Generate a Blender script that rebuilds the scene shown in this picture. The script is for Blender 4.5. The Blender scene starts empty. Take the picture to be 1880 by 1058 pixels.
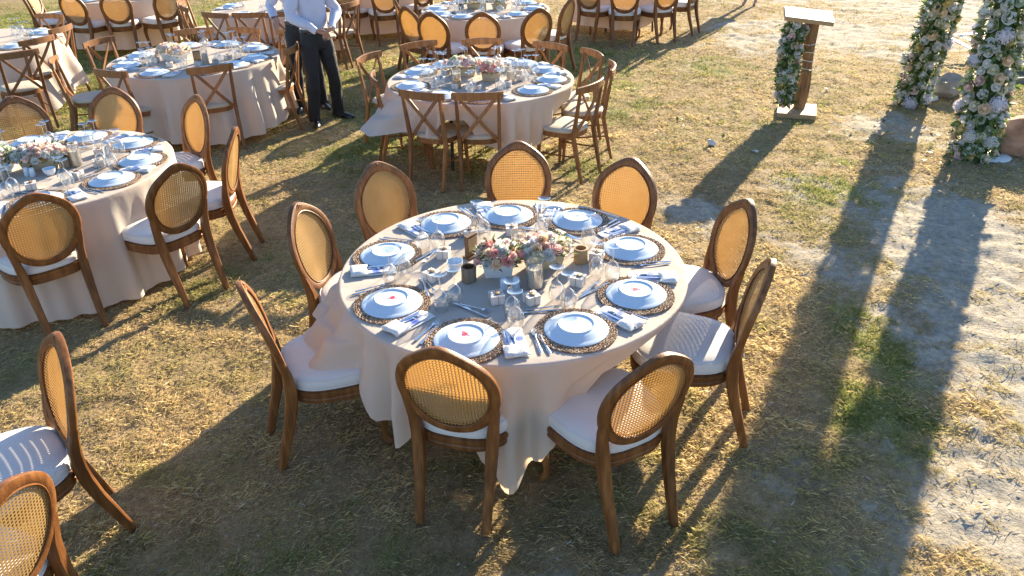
import bpy, bmesh, math, random
import numpy as np
from mathutils import Vector, Matrix

random.seed(7)
rng = np.random.default_rng(11)
PI = math.pi
sc = bpy.context.scene
COL = sc.collection

# ------------------------------------------------------------------ camera
CAM_H, PITCH, ROLL, FPX = 2.644, 0.5135, -0.0222, 1411.6
cam_d = bpy.data.cameras.new('camera')
cam = bpy.data.objects.new('camera', cam_d)
COL.objects.link(cam)
cam_d.sensor_width = 36.0
cam_d.lens = 36.0 * FPX / 1880.0
cam_d.clip_start, cam_d.clip_end = 0.05, 400.0
_f = Vector((0, math.cos(PITCH), -math.sin(PITCH)))
_r = Vector((1, 0, 0))
_u = _r.cross(_f)
_r2 = math.cos(ROLL) * _r + math.sin(ROLL) * _u
_u2 = -math.sin(ROLL) * _r + math.cos(ROLL) * _u
cam.matrix_world = Matrix(((_r2.x, _u2.x, -_f.x, 0), (_r2.y, _u2.y, -_f.y, 0), (_r2.z, _u2.z, -_f.z, CAM_H), (0, 0, 0, 1)))
sc.camera = cam

# ------------------------------------------------------------------ sky, sun, exposure
SUN_AZ, SUN_EL = 31.5, 18.5          # degrees clockwise from +Y, and above the horizon
world = bpy.data.worlds.new('World')
sc.world = world
world.use_nodes = True
wn = world.node_tree
sky = wn.nodes.new('ShaderNodeTexSky')
sky.sky_type = 'NISHITA'
sky.sun_disc = False
sky.sun_elevation = math.radians(SUN_EL)
sky.sun_rotation = math.radians(SUN_AZ)
sky.air_density, sky.dust_density, sky.ozone_density = 1.0, 0.4, 3.2
bg = wn.nodes['Background']
wn.links.new(sky.outputs[0], bg.inputs[0])
bg.inputs[1].default_value = 0.082
sd = bpy.data.lights.new('sun', 'SUN')
sd.energy = 5.0
sd.angle = math.radians(0.5)
sd.color = (1.0, 0.84, 0.60)
sun = bpy.data.objects.new('sun', sd)
COL.objects.link(sun)
_a, _e = math.radians(SUN_AZ), math.radians(SUN_EL)
SUN_DIR = Vector((math.sin(_a) * math.cos(_e), math.cos(_a) * math.cos(_e), math.sin(_e)))
sun.rotation_euler = SUN_DIR.to_track_quat('Z', 'Y').to_euler()
sun.location = (6, 12, 9)
vs = sc.view_settings
vs.view_transform = 'Standard'
vs.look = 'None'
vs.exposure, vs.gamma = 1.88, 1.0
vs.use_curve_mapping = False
sc.cycles.max_bounces = 8
sc.cycles.transparent_max_bounces = 24
sc.cycles.caustics_reflective = False
sc.cycles.caustics_refractive = False
sc.cycles.sample_clamp_indirect = 6.0
sc.cycles.use_denoising = True


# ------------------------------------------------------------------ helpers
class MB:
    """collects geometry, then links it as ONE mesh object"""
    def __init__(s):
        s.v, s.f, s.c = [], [], []
        s.col = None

    def add(s, vs_, fs):
        o = len(s.v)
        s.v.extend([tuple(p) for p in vs_])
        s.f.extend([tuple(i + o for i in f) for f in fs])
        if s.col is not None:
            s.c.extend([s.col] * len(vs_))
        return o

    def box(s, c, d, rot=None):
        x, y, z = d[0] / 2, d[1] / 2, d[2] / 2
        pts = [Vector((a * x, b * y, e * z)) for e in (-1, 1) for b in (-1, 1) for a in (-1, 1)]
        if rot is not None:
            pts = [rot @ p for p in pts]
        c = Vector(c)
        s.add([p + c for p in pts], [(0, 2, 3, 1), (4, 5, 7, 6), (0, 1, 5, 4), (2, 6, 7, 3), (0, 4, 6, 2), (1, 3, 7, 5)])

    def tube(s, path, rad, n=8, caps=True, closed=False, ref=(0, 0, 1), square=False):
        P = [Vector(p) for p in path]
        m = len(P)
        vs_, fs = [], []
        prev = None
        for i, p in enumerate(P):
            if closed:
                t = P[(i + 1) % m] - P[i - 1]
            else:
                t = P[min(i + 1, m - 1)] - P[max(i - 1, 0)]
            t.normalize()
            if prev is None:
                r = Vector(ref)
                if abs(r.dot(t)) > 0.95:
                    r = Vector((1, 0, 0)) if abs(t.x) < 0.9 else Vector((0, 1, 0))
                a = (r - t * r.dot(t)).normalized()
            else:
                a = (prev - t * prev.dot(t)).normalized()
            prev = a
            b = t.cross(a)
            R = rad[i] if isinstance(rad, (list, tuple)) and not isinstance(rad[0], (int, float)) or isinstance(rad, list) else rad
            ra, rb = R if isinstance(R, (tuple, list)) else (R, R)
            for k in range(n):
                w = 2 * PI * (k + (0.5 if square else 0)) / n
                ca, sa = math.cos(w), math.sin(w)
                if square:
                    q = 0.45
                    ca = math.copysign(abs(ca) ** q, ca)
                    sa = math.copysign(abs(sa) ** q, sa)
                vs_.append(p + a * (ca * ra) + b * (sa * rb))
        segs = m if closed else m - 1
        for i in range(segs):
            j = (i + 1) % m
            for k in range(n):
                l = (k + 1) % n
                fs.append((i * n + k, i * n + l, j * n + l, j * n + k))
        if caps and not closed:
            fs.append(tuple(range(n - 1, -1, -1)))
            fs.append(tuple((m - 1) * n + k for k in range(n)))
        s.add(vs_, fs)

    def lathe(s, prof, n=24, c=(0, 0, 0), cap=True):
        vs_, fs = [], []
        rings = []
        for r, z in prof:
            if r < 1e-6:
                rings.append([len(vs_)])
                vs_.append((c[0], c[1], c[2] + z))
            else:
                rings.append(list(range(len(vs_), len(vs_) + n)))
                vs_.extend([(c[0] + r * math.cos(2 * PI * k / n), c[1] + r * math.sin(2 * PI * k / n), c[2] + z) for k in range(n)])
        for A, B in zip(rings, rings[1:]):
            for k in range(n):
                l = (k + 1) % n
                if len(A) == 1 and len(B) == 1:
                    continue
                if len(A) == 1:
                    fs.append((A[0], B[l], B[k]))
                elif len(B) == 1:
                    fs.append((A[k], A[l], B[0]))
                else:
                    fs.append((A[k], A[l], B[l], B[k]))
        s.add(vs_, fs)

    def ball(s, c, r, n=10, m=6, sc_=(1, 1, 1), rot=None):
        vs_, fs = [], []
        for i in range(m + 1):
            t = PI * i / m
            for k in range(n):
                w = 2 * PI * k / n
                p = Vector((math.sin(t) * math.cos(w) * r * sc_[0], math.sin(t) * math.sin(w) * r * sc_[1], math.cos(t) * r * sc_[2]))
                if rot is not None:
                    p = rot @ p
                vs_.append(p + Vector(c))
        for i in range(m):
            for k in range(n):
                l = (k + 1) % n
                fs.append((i * n + k, (i + 1) * n + k, (i + 1) * n + l, i * n + l))
        s.add(vs_, fs)

    def grid(s, P):
        """P[i][j] points -> quads"""
        a, b = len(P), len(P[0])
        s.add([q for row in P for q in row], [(i * b + j, i * b + j + 1, (i + 1) * b + j + 1, (i + 1) * b + j) for i in range(a - 1) for j in range(b - 1)])

    def mesh(s, name, mat, smooth=True, angle=40):
        me = bpy.data.meshes.new(name)
        me.from_pydata([tuple(p) for p in s.v], [], s.f)
        me.update()
        if s.c:
            at = me.color_attributes.new('tint', 'FLOAT_COLOR', 'POINT')
            at.data.foreach_set('color', np.array([(c[0], c[1], c[2], 1) for c in s.c], dtype=np.float32).ravel())
        if mat:
            for m_ in (mat if isinstance(mat, (list, tuple)) else [mat]):
                me.materials.append(m_)
        if smooth:
            me.polygons.foreach_set('use_smooth', [True] * len(me.polygons))
            me.set_sharp_from_angle(angle=math.radians(angle))
        return me

    def build(s, name, mat, parent=None, smooth=True, angle=40):
        return link(name, s.mesh(name, mat, smooth, angle), parent)


def link(name, me, parent=None):
    o = bpy.data.objects.new(name, me)
    COL.objects.link(o)
    if parent is not None:
        o.parent = parent
    return o


def tag(o, label=None, cat=None, group=None, kind=None):
    if label:
        o['label'] = label
    if cat:
        o['category'] = cat
    if group:
        o['group'] = group
    if kind:
        o['kind'] = kind
    return o


def empty(name, loc=(0, 0, 0), rz=0.0):
    o = bpy.data.objects.new(name, None)
    o.empty_display_size = 0.1
    COL.objects.link(o)
    o.location = loc
    o.rotation_euler = (0, 0, rz)
    return o


KIDS = {}


def copy_tree(src, parent=None):
    c = src.copy()
    COL.objects.link(c)
    if parent is not None:
        c.parent = parent
    if src.name not in KIDS:
        KIDS[src.name] = list(src.children)
    for ch in KIDS[src.name]:
        copy_tree(ch, c)
    return c


PROTO = {}


def place(key, maker, loc, rz, label, cat, group, rx=0.0, ry=0.0, scale=None):
    """the first call builds the thing, later calls copy it with its parts"""
    if key not in PROTO:
        o = maker()
        PROTO[key] = o
    else:
        o = copy_tree(PROTO[key])
    o.location = loc
    o.rotation_euler = (rx, ry, rz)
    if scale:
        o.scale = (scale, scale, scale)
    tag(o, label, cat, group)
    return o


# ------------------------------------------------------------------ materials
def new_mat(name):
    m = bpy.data.materials.new(name)
    m.use_nodes = True
    nt = m.node_tree
    return m, nt, nt.nodes['Principled BSDF'], nt.nodes['Material Output']


def nd(nt, typ, **kw):
    n = nt.nodes.new(typ)
    for k, v in kw.items():
        if k.startswith('i_'):
            n.inputs[k[2:].replace('_', ' ')].default_value = v
        else:
            setattr(n, k, v)
    return n


def ramp(nt, fac, stops):
    r = nt.nodes.new('ShaderNodeValToRGB')
    el = r.color_ramp.elements
    while len(el) < len(stops):
        el.new(0.5)
    for e, (p, c) in zip(el, stops):
        e.position = p
        e.color = (c[0], c[1], c[2], 1)
    nt.links.new(fac, r.inputs[0])
    return r.outputs[0]


def coords(nt, scale=(1, 1, 1), kind='Object'):
    t = nt.nodes.new('ShaderNodeTexCoord')
    mp = nt.nodes.new('ShaderNodeMapping')
    mp.inputs['Scale'].default_value = scale
    nt.links.new(t.outputs[kind], mp.inputs[0])
    return mp.outputs[0]


def noise_mat(name, cols, scale=8, rough=0.5, stretch=(1, 1, 1), bump=0.0, bscale=None, detail=4, vary=0.0, spec=0.5, trans=0.0, tcol=None, sheen=0.0):
    m, nt, b, out = new_mat(name)
    co = coords(nt, stretch)
    n = nd(nt, 'ShaderNodeTexNoise')
    n.inputs['Scale'].default_value = scale
    n.inputs['Detail'].default_value = detail
    nt.links.new(co, n.inputs['Vector'])
    k = len(cols)
    col = ramp(nt, n.outputs['Fac'], [(0.28 + 0.44 * i / max(1, k - 1), c) for i, c in enumerate(cols)])
    if vary:
        oi = nt.nodes.new('ShaderNodeObjectInfo')
        mr = nd(nt, 'ShaderNodeMapRange')
        mr.inputs[3].default_value = 1 - vary
        mr.inputs[4].default_value = 1 + vary
        nt.links.new(oi.outputs['Random'], mr.inputs[0])
        hs = nt.nodes.new('ShaderNodeHueSaturation')
        nt.links.new(mr.outputs[0], hs.inputs['Value'])
        nt.links.new(col, hs.inputs['Color'])
        col = hs.outputs[0]
    nt.links.new(col, b.inputs['Base Color'])
    b.inputs['Roughness'].default_value = rough
    b.inputs['Specular IOR Level'].default_value = spec
    if sheen:
        b.inputs['Sheen Weight'].default_value = sheen
    if bump:
        n2 = nd(nt, 'ShaderNodeTexNoise')
        n2.inputs['Scale'].default_value = bscale or scale * 4
        n2.inputs['Detail'].default_value = 5
        nt.links.new(co, n2.inputs['Vector'])
        bp = nd(nt, 'ShaderNodeBump')
        bp.inputs['Strength'].default_value = bump
        bp.inputs['Distance'].default_value = 0.01
        nt.links.new(n2.outputs['Fac'], bp.inputs['Height'])
        nt.links.new(bp.outputs[0], b.inputs['Normal'])
    if trans:
        tr = nt.nodes.new('ShaderNodeBsdfTranslucent')
        if tcol:
            tr.inputs[0].default_value = (*tcol, 1)
        else:
            nt.links.new(col, tr.inputs[0])
        mx = nt.nodes.new('ShaderNodeMixShader')
        mx.inputs[0].default_value = trans
        nt.links.new(b.outputs[0], mx.inputs[1])
        nt.links.new(tr.outputs[0], mx.inputs[2])
        nt.links.new(mx.outputs[0], out.inputs[0])
    return m


def attr_mat(name, rough=0.9, trans=0.0, spec=0.2, nscale=0, bump=0.0, bscale=60):
    m, nt, b, out = new_mat(name)
    a = nt.nodes.new('ShaderNodeAttribute')
    a.attribute_name = 'tint'
    col = a.outputs['Color']
    if nscale:
        n = nd(nt, 'ShaderNodeTexNoise')
        n.inputs['Scale'].default_value = nscale
        n.inputs['Detail'].default_value = 8
        n.inputs['Roughness'].default_value = 0.7
        nt.links.new(coords(nt), n.inputs['Vector'])
        mr = nd(nt, 'ShaderNodeMapRange')
        mr.inputs[1].default_value = 0.3
        mr.inputs[2].default_value = 0.7
        mr.inputs[3].default_value = 0.62
        mr.inputs[4].default_value = 1.3
        nt.links.new(n.outputs['Fac'], mr.inputs[0])
        mm = nd(nt, 'ShaderNodeVectorMath', operation='SCALE')
        nt.links.new(col, mm.inputs[0])
        nt.links.new(mr.outputs[0], mm.inputs['Scale'])
        col = mm.outputs[0]
    nt.links.new(col, b.inputs['Base Color'])
    b.inputs['Roughness'].default_value = rough
    b.inputs['Specular IOR Level'].default_value = spec
    if bump:
        n2 = nd(nt, 'ShaderNodeTexNoise')
        n2.inputs['Scale'].default_value = bscale
        n2.inputs['Detail'].default_value = 8
        n2.inputs['Roughness'].default_value = 0.65
        nt.links.new(coords(nt), n2.inputs['Vector'])
        bp = nd(nt, 'ShaderNodeBump')
        bp.inputs['Strength'].default_value = bump
        bp.inputs['Distance'].default_value = 0.02
        nt.links.new(n2.outputs['Fac'], bp.inputs['Height'])
        nt.links.new(bp.outputs[0], b.inputs['Normal'])
    if trans:
        tr = nt.nodes.new('ShaderNodeBsdfTranslucent')
        nt.links.new(col, tr.inputs[0])
        mx = nt.nodes.new('ShaderNodeMixShader')
        mx.inputs[0].default_value = trans
        nt.links.new(b.outputs[0], mx.inputs[1])
        nt.links.new(tr.outputs[0], mx.inputs[2])
        nt.links.new(mx.outputs[0], out.inputs[0])
    return m


def glass_mat(name):
    m, nt, b, out = new_mat(name)
    nt.nodes.remove(b)
    tr = nt.nodes.new('ShaderNodeBsdfTransparent')
    tr.inputs[0].default_value = (0.985, 0.99, 0.99, 1)
    gl = nt.nodes.new('ShaderNodeBsdfGlossy')
    gl.inputs['Roughness'].default_value = 0.04
    lw = nt.nodes.new('ShaderNodeLayerWeight')
    lw.inputs[0].default_value = 0.30
    mr = nd(nt, 'ShaderNodeMapRange')
    mr.inputs[3].default_value = 0.10
    mr.inputs[4].default_value = 1.0
    nt.links.new(lw.outputs['Facing'], mr.inputs[0])
    mx = nt.nodes.new('ShaderNodeMixShader')
    nt.links.new(mr.outputs[0], mx.inputs[0])
    nt.links.new(tr.outputs[0], mx.inputs[1])
    nt.links.new(gl.outputs[0], mx.inputs[2])
    nt.links.new(mx.outputs[0], out.inputs[0])
    return m


M = {}
M['wood'] = noise_mat('varnished_wood', [(0.115, 0.042, 0.012), (0.180, 0.068, 0.019), (0.270, 0.112, 0.034)], 7, 0.45, (6, 6, 0.7), 0.2, 40, vary=0.22, spec=0.4)
M['wood2'] = noise_mat('crossback_wood', [(0.160, 0.064, 0.020), (0.235, 0.098, 0.032), (0.32, 0.142, 0.052)], 7, 0.48, (6, 6, 0.7), 0.2, 40, vary=0.22, spec=0.4)
M['cane'] = noise_mat('woven_cane', [(0.38, 0.225, 0.085), (0.45, 0.285, 0.115), (0.52, 0.345, 0.15)], 6, 0.45, vary=0.12, trans=0.28, tcol=(0.58, 0.31, 0.075))
M['cushion'] = noise_mat('white_cushion', [(0.66, 0.62, 0.59), (0.74, 0.70, 0.67)], 5, 0.8, bump=0.25, bscale=260, vary=0.04, sheen=0.1)
M['beige'] = noise_mat('beige_cushion', [(0.50, 0.43, 0.33), (0.58, 0.50, 0.39)], 6, 0.8, bump=0.25, bscale=260, vary=0.05)
M['cloth'] = noise_mat('tablecloth_fabric', [(0.69, 0.645, 0.575), (0.75, 0.705, 0.635)], 3, 0.75, bump=0.9, bscale=5, trans=0.38, tcol=(0.95, 0.66, 0.40), spec=0.25)
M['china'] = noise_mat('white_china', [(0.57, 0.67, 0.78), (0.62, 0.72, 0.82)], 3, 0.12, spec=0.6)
M['napkin'] = noise_mat('napkin_cloth', [(0.68, 0.67, 0.65), (0.74, 0.73, 0.71)], 12, 0.85, bump=0.3, bscale=220)
M['steel'] = noise_mat('cutlery_steel', [(0.55, 0.55, 0.56), (0.66, 0.66, 0.67)], 20, 0.16)
M['steel'].node_tree.nodes['Principled BSDF'].inputs['Metallic'].default_value = 1.0
M['glass'] = glass_mat('clear_glass')
M['box'] = noise_mat('white_card', [(0.64, 0.60, 0.57), (0.70, 0.66, 0.63)], 10, 0.7)
M['twine'] = noise_mat('twine', [(0.28, 0.17, 0.08), (0.40, 0.27, 0.14)], 60, 0.9)
M['seal'] = noise_mat('bronze_seal', [(0.16, 0.09, 0.04), (0.28, 0.17, 0.08)], 90, 0.4, bump=0.4)
M['seagrass'] = attr_mat('seagrass_braid', 0.75)
M['stamp_red'] = noise_mat('red_stamp', [(0.60, 0.03, 0.06), (0.70, 0.07, 0.09)], 60, 0.4)
M['stamp_green'] = noise_mat('green_stamp', [(0.18, 0.30, 0.24), (0.24, 0.36, 0.29)], 60, 0.4)
M['stamp_grey'] = noise_mat('grey_stamp', [(0.48, 0.52, 0.56), (0.56, 0.59, 0.62)], 60, 0.4)
M['wax'] = noise_mat('cream_wax', [(0.80, 0.74, 0.60), (0.84, 0.79, 0.66)], 6, 0.5, trans=0.25, tcol=(0.9, 0.75, 0.45))
M['bark'] = noise_mat('grey_bark', [(0.10, 0.08, 0.055), (0.20, 0.155, 0.11), (0.27, 0.22, 0.16)], 14, 0.9, (1, 1, 0.4), 0.6, 40)
M['cutwood'] = noise_mat('light_wood', [(0.33, 0.21, 0.10), (0.44, 0.30, 0.16)], 14, 0.7, (3, 3, 0.6), 0.3, 40)
M['darkwood'] = noise_mat('dark_wood', [(0.10, 0.05, 0.02), (0.18, 0.09, 0.04)], 14, 0.6, (3, 3, 0.6), 0.3, 40)
M['wick'] = noise_mat('wick', [(0.03, 0.025, 0.02), (0.05, 0.04, 0.03)], 50, 0.9)
M['planter'] = noise_mat('white_planter', [(0.70, 0.70, 0.69), (0.78, 0.78, 0.77)], 8, 0.6, bump=0.2)
M['trough'] = noise_mat('pale_wood_trough', [(0.45, 0.36, 0.22), (0.58, 0.48, 0.32)], 10, 0.7, (1, 4, 4), 0.3, 30)
M['black_metal'] = noise_mat('black_metal', [(0.015, 0.015, 0.016), (0.03, 0.03, 0.03)], 20, 0.45)
M['leaf'] = attr_mat('leaf_green', 0.5, trans=0.35, spec=0.4)
M['straw'] = attr_mat('dry_straw', 0.85, trans=0.45)
_nt = M['straw'].node_tree
_g = _nt.nodes.new('ShaderNodeNewGeometry')
_v = nd(_nt, 'ShaderNodeVectorMath', operation='SCALE')
_v.inputs['Scale'].default_value = 0.6
_nt.links.new(_g.outputs['Normal'], _v.inputs[0])
_w = nd(_nt, 'ShaderNodeVectorMath', operation='ADD')
_w.inputs[1].default_value = (0, 0, 0.42)
_nt.links.new(_v.outputs[0], _w.inputs[0])
_n = nd(_nt, 'ShaderNodeVectorMath', operation='NORMALIZE')
_nt.links.new(_w.outputs[0], _n.inputs[0])
_nt.links.new(_n.outputs[0], _nt.nodes['Principled BSDF'].inputs['Normal'])
M['ground'] = attr_mat('turf_and_sand', 0.95, nscale=22, bump=0.55, bscale=45)
M['skin'] = noise_mat('skin', [(0.42, 0.22, 0.15), (0.50, 0.28, 0.20)], 8, 0.5)
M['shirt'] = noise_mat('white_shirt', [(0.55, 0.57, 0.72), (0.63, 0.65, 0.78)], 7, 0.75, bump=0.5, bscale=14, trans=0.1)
M['trousers'] = noise_mat('black_trousers', [(0.010, 0.011, 0.013), (0.018, 0.019, 0.022)], 9, 0.75, bump=0.6, bscale=14)
M['shoe'] = noise_mat('black_leather', [(0.010, 0.010, 0.012), (0.02, 0.02, 0.022)], 9, 0.3)
M['hair'] = noise_mat('dark_hair', [(0.012, 0.009, 0.007), (0.03, 0.02, 0.015)], 60, 0.5, (1, 1, 0.2))
M['linen'] = noise_mat('pale_linen', [(0.55, 0.56, 0.60), (0.64, 0.65, 0.68)], 7, 0.8, bump=0.4, bscale=14)
M['eye'] = noise_mat('eye', [(0.02, 0.015, 0.012), (0.03, 0.02, 0.015)], 10, 0.2)
M['watch'] = noise_mat('dark_strap', [(0.02, 0.012, 0.01), (0.035, 0.02, 0.016)], 20, 0.4)
M['log'] = noise_mat('twisted_log', [(0.13, 0.060, 0.022), (0.26, 0.13, 0.055), (0.36, 0.20, 0.09)], 7, 0.75, (4, 4, 0.7), 0.6, 18)
M['whiteboard'] = noise_mat('white_painted_board', [(0.68, 0.66, 0.62), (0.80, 0.78, 0.75)], 4, 0.5, (1, 4, 4), 0.15, 20)
M['plank'] = noise_mat('pale_plank', [(0.36, 0.26, 0.16), (0.52, 0.41, 0.28)], 5, 0.7, (1, 5, 5), 0.3, 20)
M['rope'] = noise_mat('white_tie', [(0.66, 0.62, 0.55), (0.76, 0.72, 0.66)], 40, 0.9)
M['white_metal'] = noise_mat('white_paint', [(0.72, 0.73, 0.74), (0.80, 0.80, 0.80)], 5, 0.4)
M['rock_red'] = noise_mat('reddish_rock', [(0.22, 0.11, 0.06), (0.38, 0.21, 0.13), (0.50, 0.34, 0.25)], 5, 0.9, (1, 1, 1.6), 0.8, 14, detail=8)
M['rock_grey'] = noise_mat('grey_rock', [(0.16, 0.14, 0.12), (0.28, 0.25, 0.22), (0.40, 0.37, 0.33)], 5, 0.9, (1, 1, 1), 0.8, 14, detail=8)
M['rock_white'] = noise_mat('white_rock', [(0.50, 0.48, 0.45), (0.68, 0.66, 0.63)], 9, 0.9, (1, 1, 1), 0.6, 30, detail=8)
M['greyplank'] = noise_mat('grey_plank', [(0.13, 0.11, 0.09), (0.25, 0.22, 0.19)], 5, 0.8, (1, 6, 6), 0.4, 20)
BLOOM = {}
for nm, c1, c2 in (('white', (0.70, 0.70, 0.66), (0.80, 0.80, 0.77)), ('pink', (0.86, 0.56, 0.52), (0.90, 0.68, 0.64)), ('coral', (0.88, 0.42, 0.38), (0.90, 0.54, 0.48)),
                   ('blush', (0.78, 0.60, 0.54), (0.84, 0.70, 0.64)), ('peach', (0.86, 0.62, 0.40), (0.88, 0.72, 0.54)), ('lilac', (0.73, 0.71, 0.78), (0.80, 0.78, 0.83)),
                   ('cream', (0.76, 0.70, 0.52), (0.82, 0.77, 0.62)), ('yellow', (0.72, 0.56, 0.20), (0.80, 0.66, 0.30)), ('pale_green', (0.50, 0.58, 0.42), (0.64, 0.70, 0.56))):
    BLOOM[nm] = noise_mat(nm + '_petals', [c1, c2], 18, 0.7, trans=0.40, vary=0.06)


# blue watercolour printed card
def card_mat():
    m, nt, b, out = new_mat('printed_card')
    co = coords(nt)
    n = nd(nt, 'ShaderNodeTexNoise')
    n.inputs['Scale'].default_value = 16
    n.inputs['Detail'].default_value = 3
    nt.links.new(co, n.inputs['Vector'])
    col = ramp(nt, n.outputs['Fac'], [(0.40, (0.10, 0.17, 0.55)), (0.50, (0.30, 0.36, 0.70)), (0.56, (0.72, 0.72, 0.80)), (0.70, (0.80, 0.79, 0.80))])
    nt.links.new(col, b.inputs['Base Color'])
    b.inputs['Roughness'].default_value = 0.5
    return m


M['card'] = card_mat()


# ------------------------------------------------------------------ noise fields for the ground (numpy)
def vnoise(x, y, seed):
    xi, yi = np.floor(x).astype(np.int64), np.floor(y).astype(np.int64)
    fx, fy = x - xi, y - yi
    fx, fy = fx * fx * (3 - 2 * fx), fy * fy * (3 - 2 * fy)

    def h(a, b):
        k = (a * 374761393 + b * 668265263 + seed * 974634777) & 0x7fffffff
        k = ((k ^ (k >> 13)) * 1274126177) & 0x7fffffff
        return ((k ^ (k >> 16)) & 0xffff) / 65535.0
    a = h(xi, yi) * (1 - fx) + h(xi + 1, yi) * fx
    b = h(xi, yi + 1) * (1 - fx) + h(xi + 1, yi + 1) * fx
    return a * (1 - fy) + b * fy


def fbm(x, y, seed, oct_=4):
    t, a, n = 0, 1.0, 0
    for i in range(oct_):
        t = t + a * vnoise(x * 2 ** i + 17.3 * i, y * 2 ** i - 9.1 * i, seed + i)
        n += a
        a *= 0.55
    return t / n


def blobs(x, y, L):
    t = np.zeros_like(x)
    for cx, cy, sx, sy, a in L:
        t = np.maximum(t, a * np.exp(-(((x - cx) / sx) ** 2 + ((y - cy) / sy) ** 2)))
    return t


SAND = [(3.2, 3.6, 1.0, 1.2, 1.1), (3.5, 5.4, 0.9, 1.2, 1.1), (2.7, 2.5, 1.0, 0.8, 1.05), (4.6, 4.2, 1.5, 2.0, 1.0), (5.8, 13.2, 3.4, 2.4, 0.86), (8.2, 9.4, 1.6, 3.2, 0.6),
        (4.2, 8.1, 0.6, 0.7, 0.85), (2.5, 6.6, 0.7, 0.7, 0.45), (1.55, 5.9, 0.45, 0.6, 0.8), (1.25, 2.9, 0.35, 0.5, 0.55), (2.3, 5.0, 0.5, 0.8, 0.6),
        (0.3, 2.1, 0.6, 0.35, 0.45), (2.0, 2.0, 0.7, 0.4, 0.7), (9.0, 15.0, 5.0, 5.0, 0.9), (-0.6, 2.1, 0.6, 0.3, 0.35)]
GREEN = [(2.75, 6.4, 0.50, 0.55, 0.95), (2.25, 3.95, 0.25, 0.65, 1.0), (1.95, 3.25, 0.30, 0.32, 0.95), (3.1, 7.0, 0.4, 0.3, 0.7), (3.2, 8.8, 1.0, 0.8, 0.45),
         (1.3, 9.6, 1.1, 1.2, 0.5), (2.8, 10.6, 1.4, 1.2, 0.45), (-1.4, 7.7, 0.6, 0.8, 0.85), (-5.2, 9.5, 2.6, 3.6, 0.75), (-2.0, 10.8, 1.6, 1.6, 0.6), (0.2, 11.6, 2.5, 1.2, 0.75),
         (-4.5, 7.0, 0.9, 0.8, 0.75), (-1.2, 2.2, 0.7, 0.5, 0.55), (-2.2, 4.9, 0.5, 0.5, 0.35), (-8.0, 14.0, 5.0, 4.0, 1.1), (-3.9, 7.3, 1.0, 0.7, 0.8), (-1.3, 9.3, 1.0, 1.0, 0.8), (-5.0, 11.5, 1.5, 1.2, 0.95), (1.6, 11.0, 1.2, 0.8, 0.6), (6.6, 8.9, 0.9, 0.5, 0.8), (0.7, 7.0, 0.4, 0.4, 0.6), (-0.2, 7.4, 0.9, 0.9, 0.5),
         (0.9, 8.9, 0.6, 0.8, 0.6)]


def masks(x, y):
    s = blobs(x, y, SAND)
    s = np.clip((s + 0.9 * (fbm(x * 1.6, y * 1.6, 3) - 0.5) + 0.8 * (fbm(x * 7, y * 7, 8) - 0.5) + 0.35 * (fbm(x * 24, y * 24, 9, 2) - 0.5) - 0.38) * 2.6, 0, 1)
    g = blobs(x, y, GREEN)
    g = np.clip((g + 0.9 * (fbm(x * 2.2, y * 2.2, 21) - 0.5) + 0.8 * (fbm(x * 9, y * 9, 31) - 0.5) + 0.4 * (fbm(x * 26, y * 26, 33, 2) - 0.5) - 0.28) * 1.9, 0, 1)
    return s, g * (1 - 0.75 * s)


def height(x, y, s):
    sand = 0.040 * (fbm(x * 3.2, y * 3.2, 41, 3) - 0.5) + 0.046 * (fbm(x * 8, y * 8, 44, 3) - 0.5)
    turf = 0.030 * (fbm(x * 2.4, y * 2.4, 51, 3) - 0.5) + 0.026 * (fbm(x * 11, y * 11, 55, 3) - 0.5)
    return sand * s + turf * (1 - s) - 0.006


# ------------------------------------------------------------------ ground
def axis(parts):
    out = []
    for a, b, n in parts:
        out.extend(np.linspace(a, b, n, endpoint=False))
    return np.array(out + [parts[-1][1]])


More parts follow.
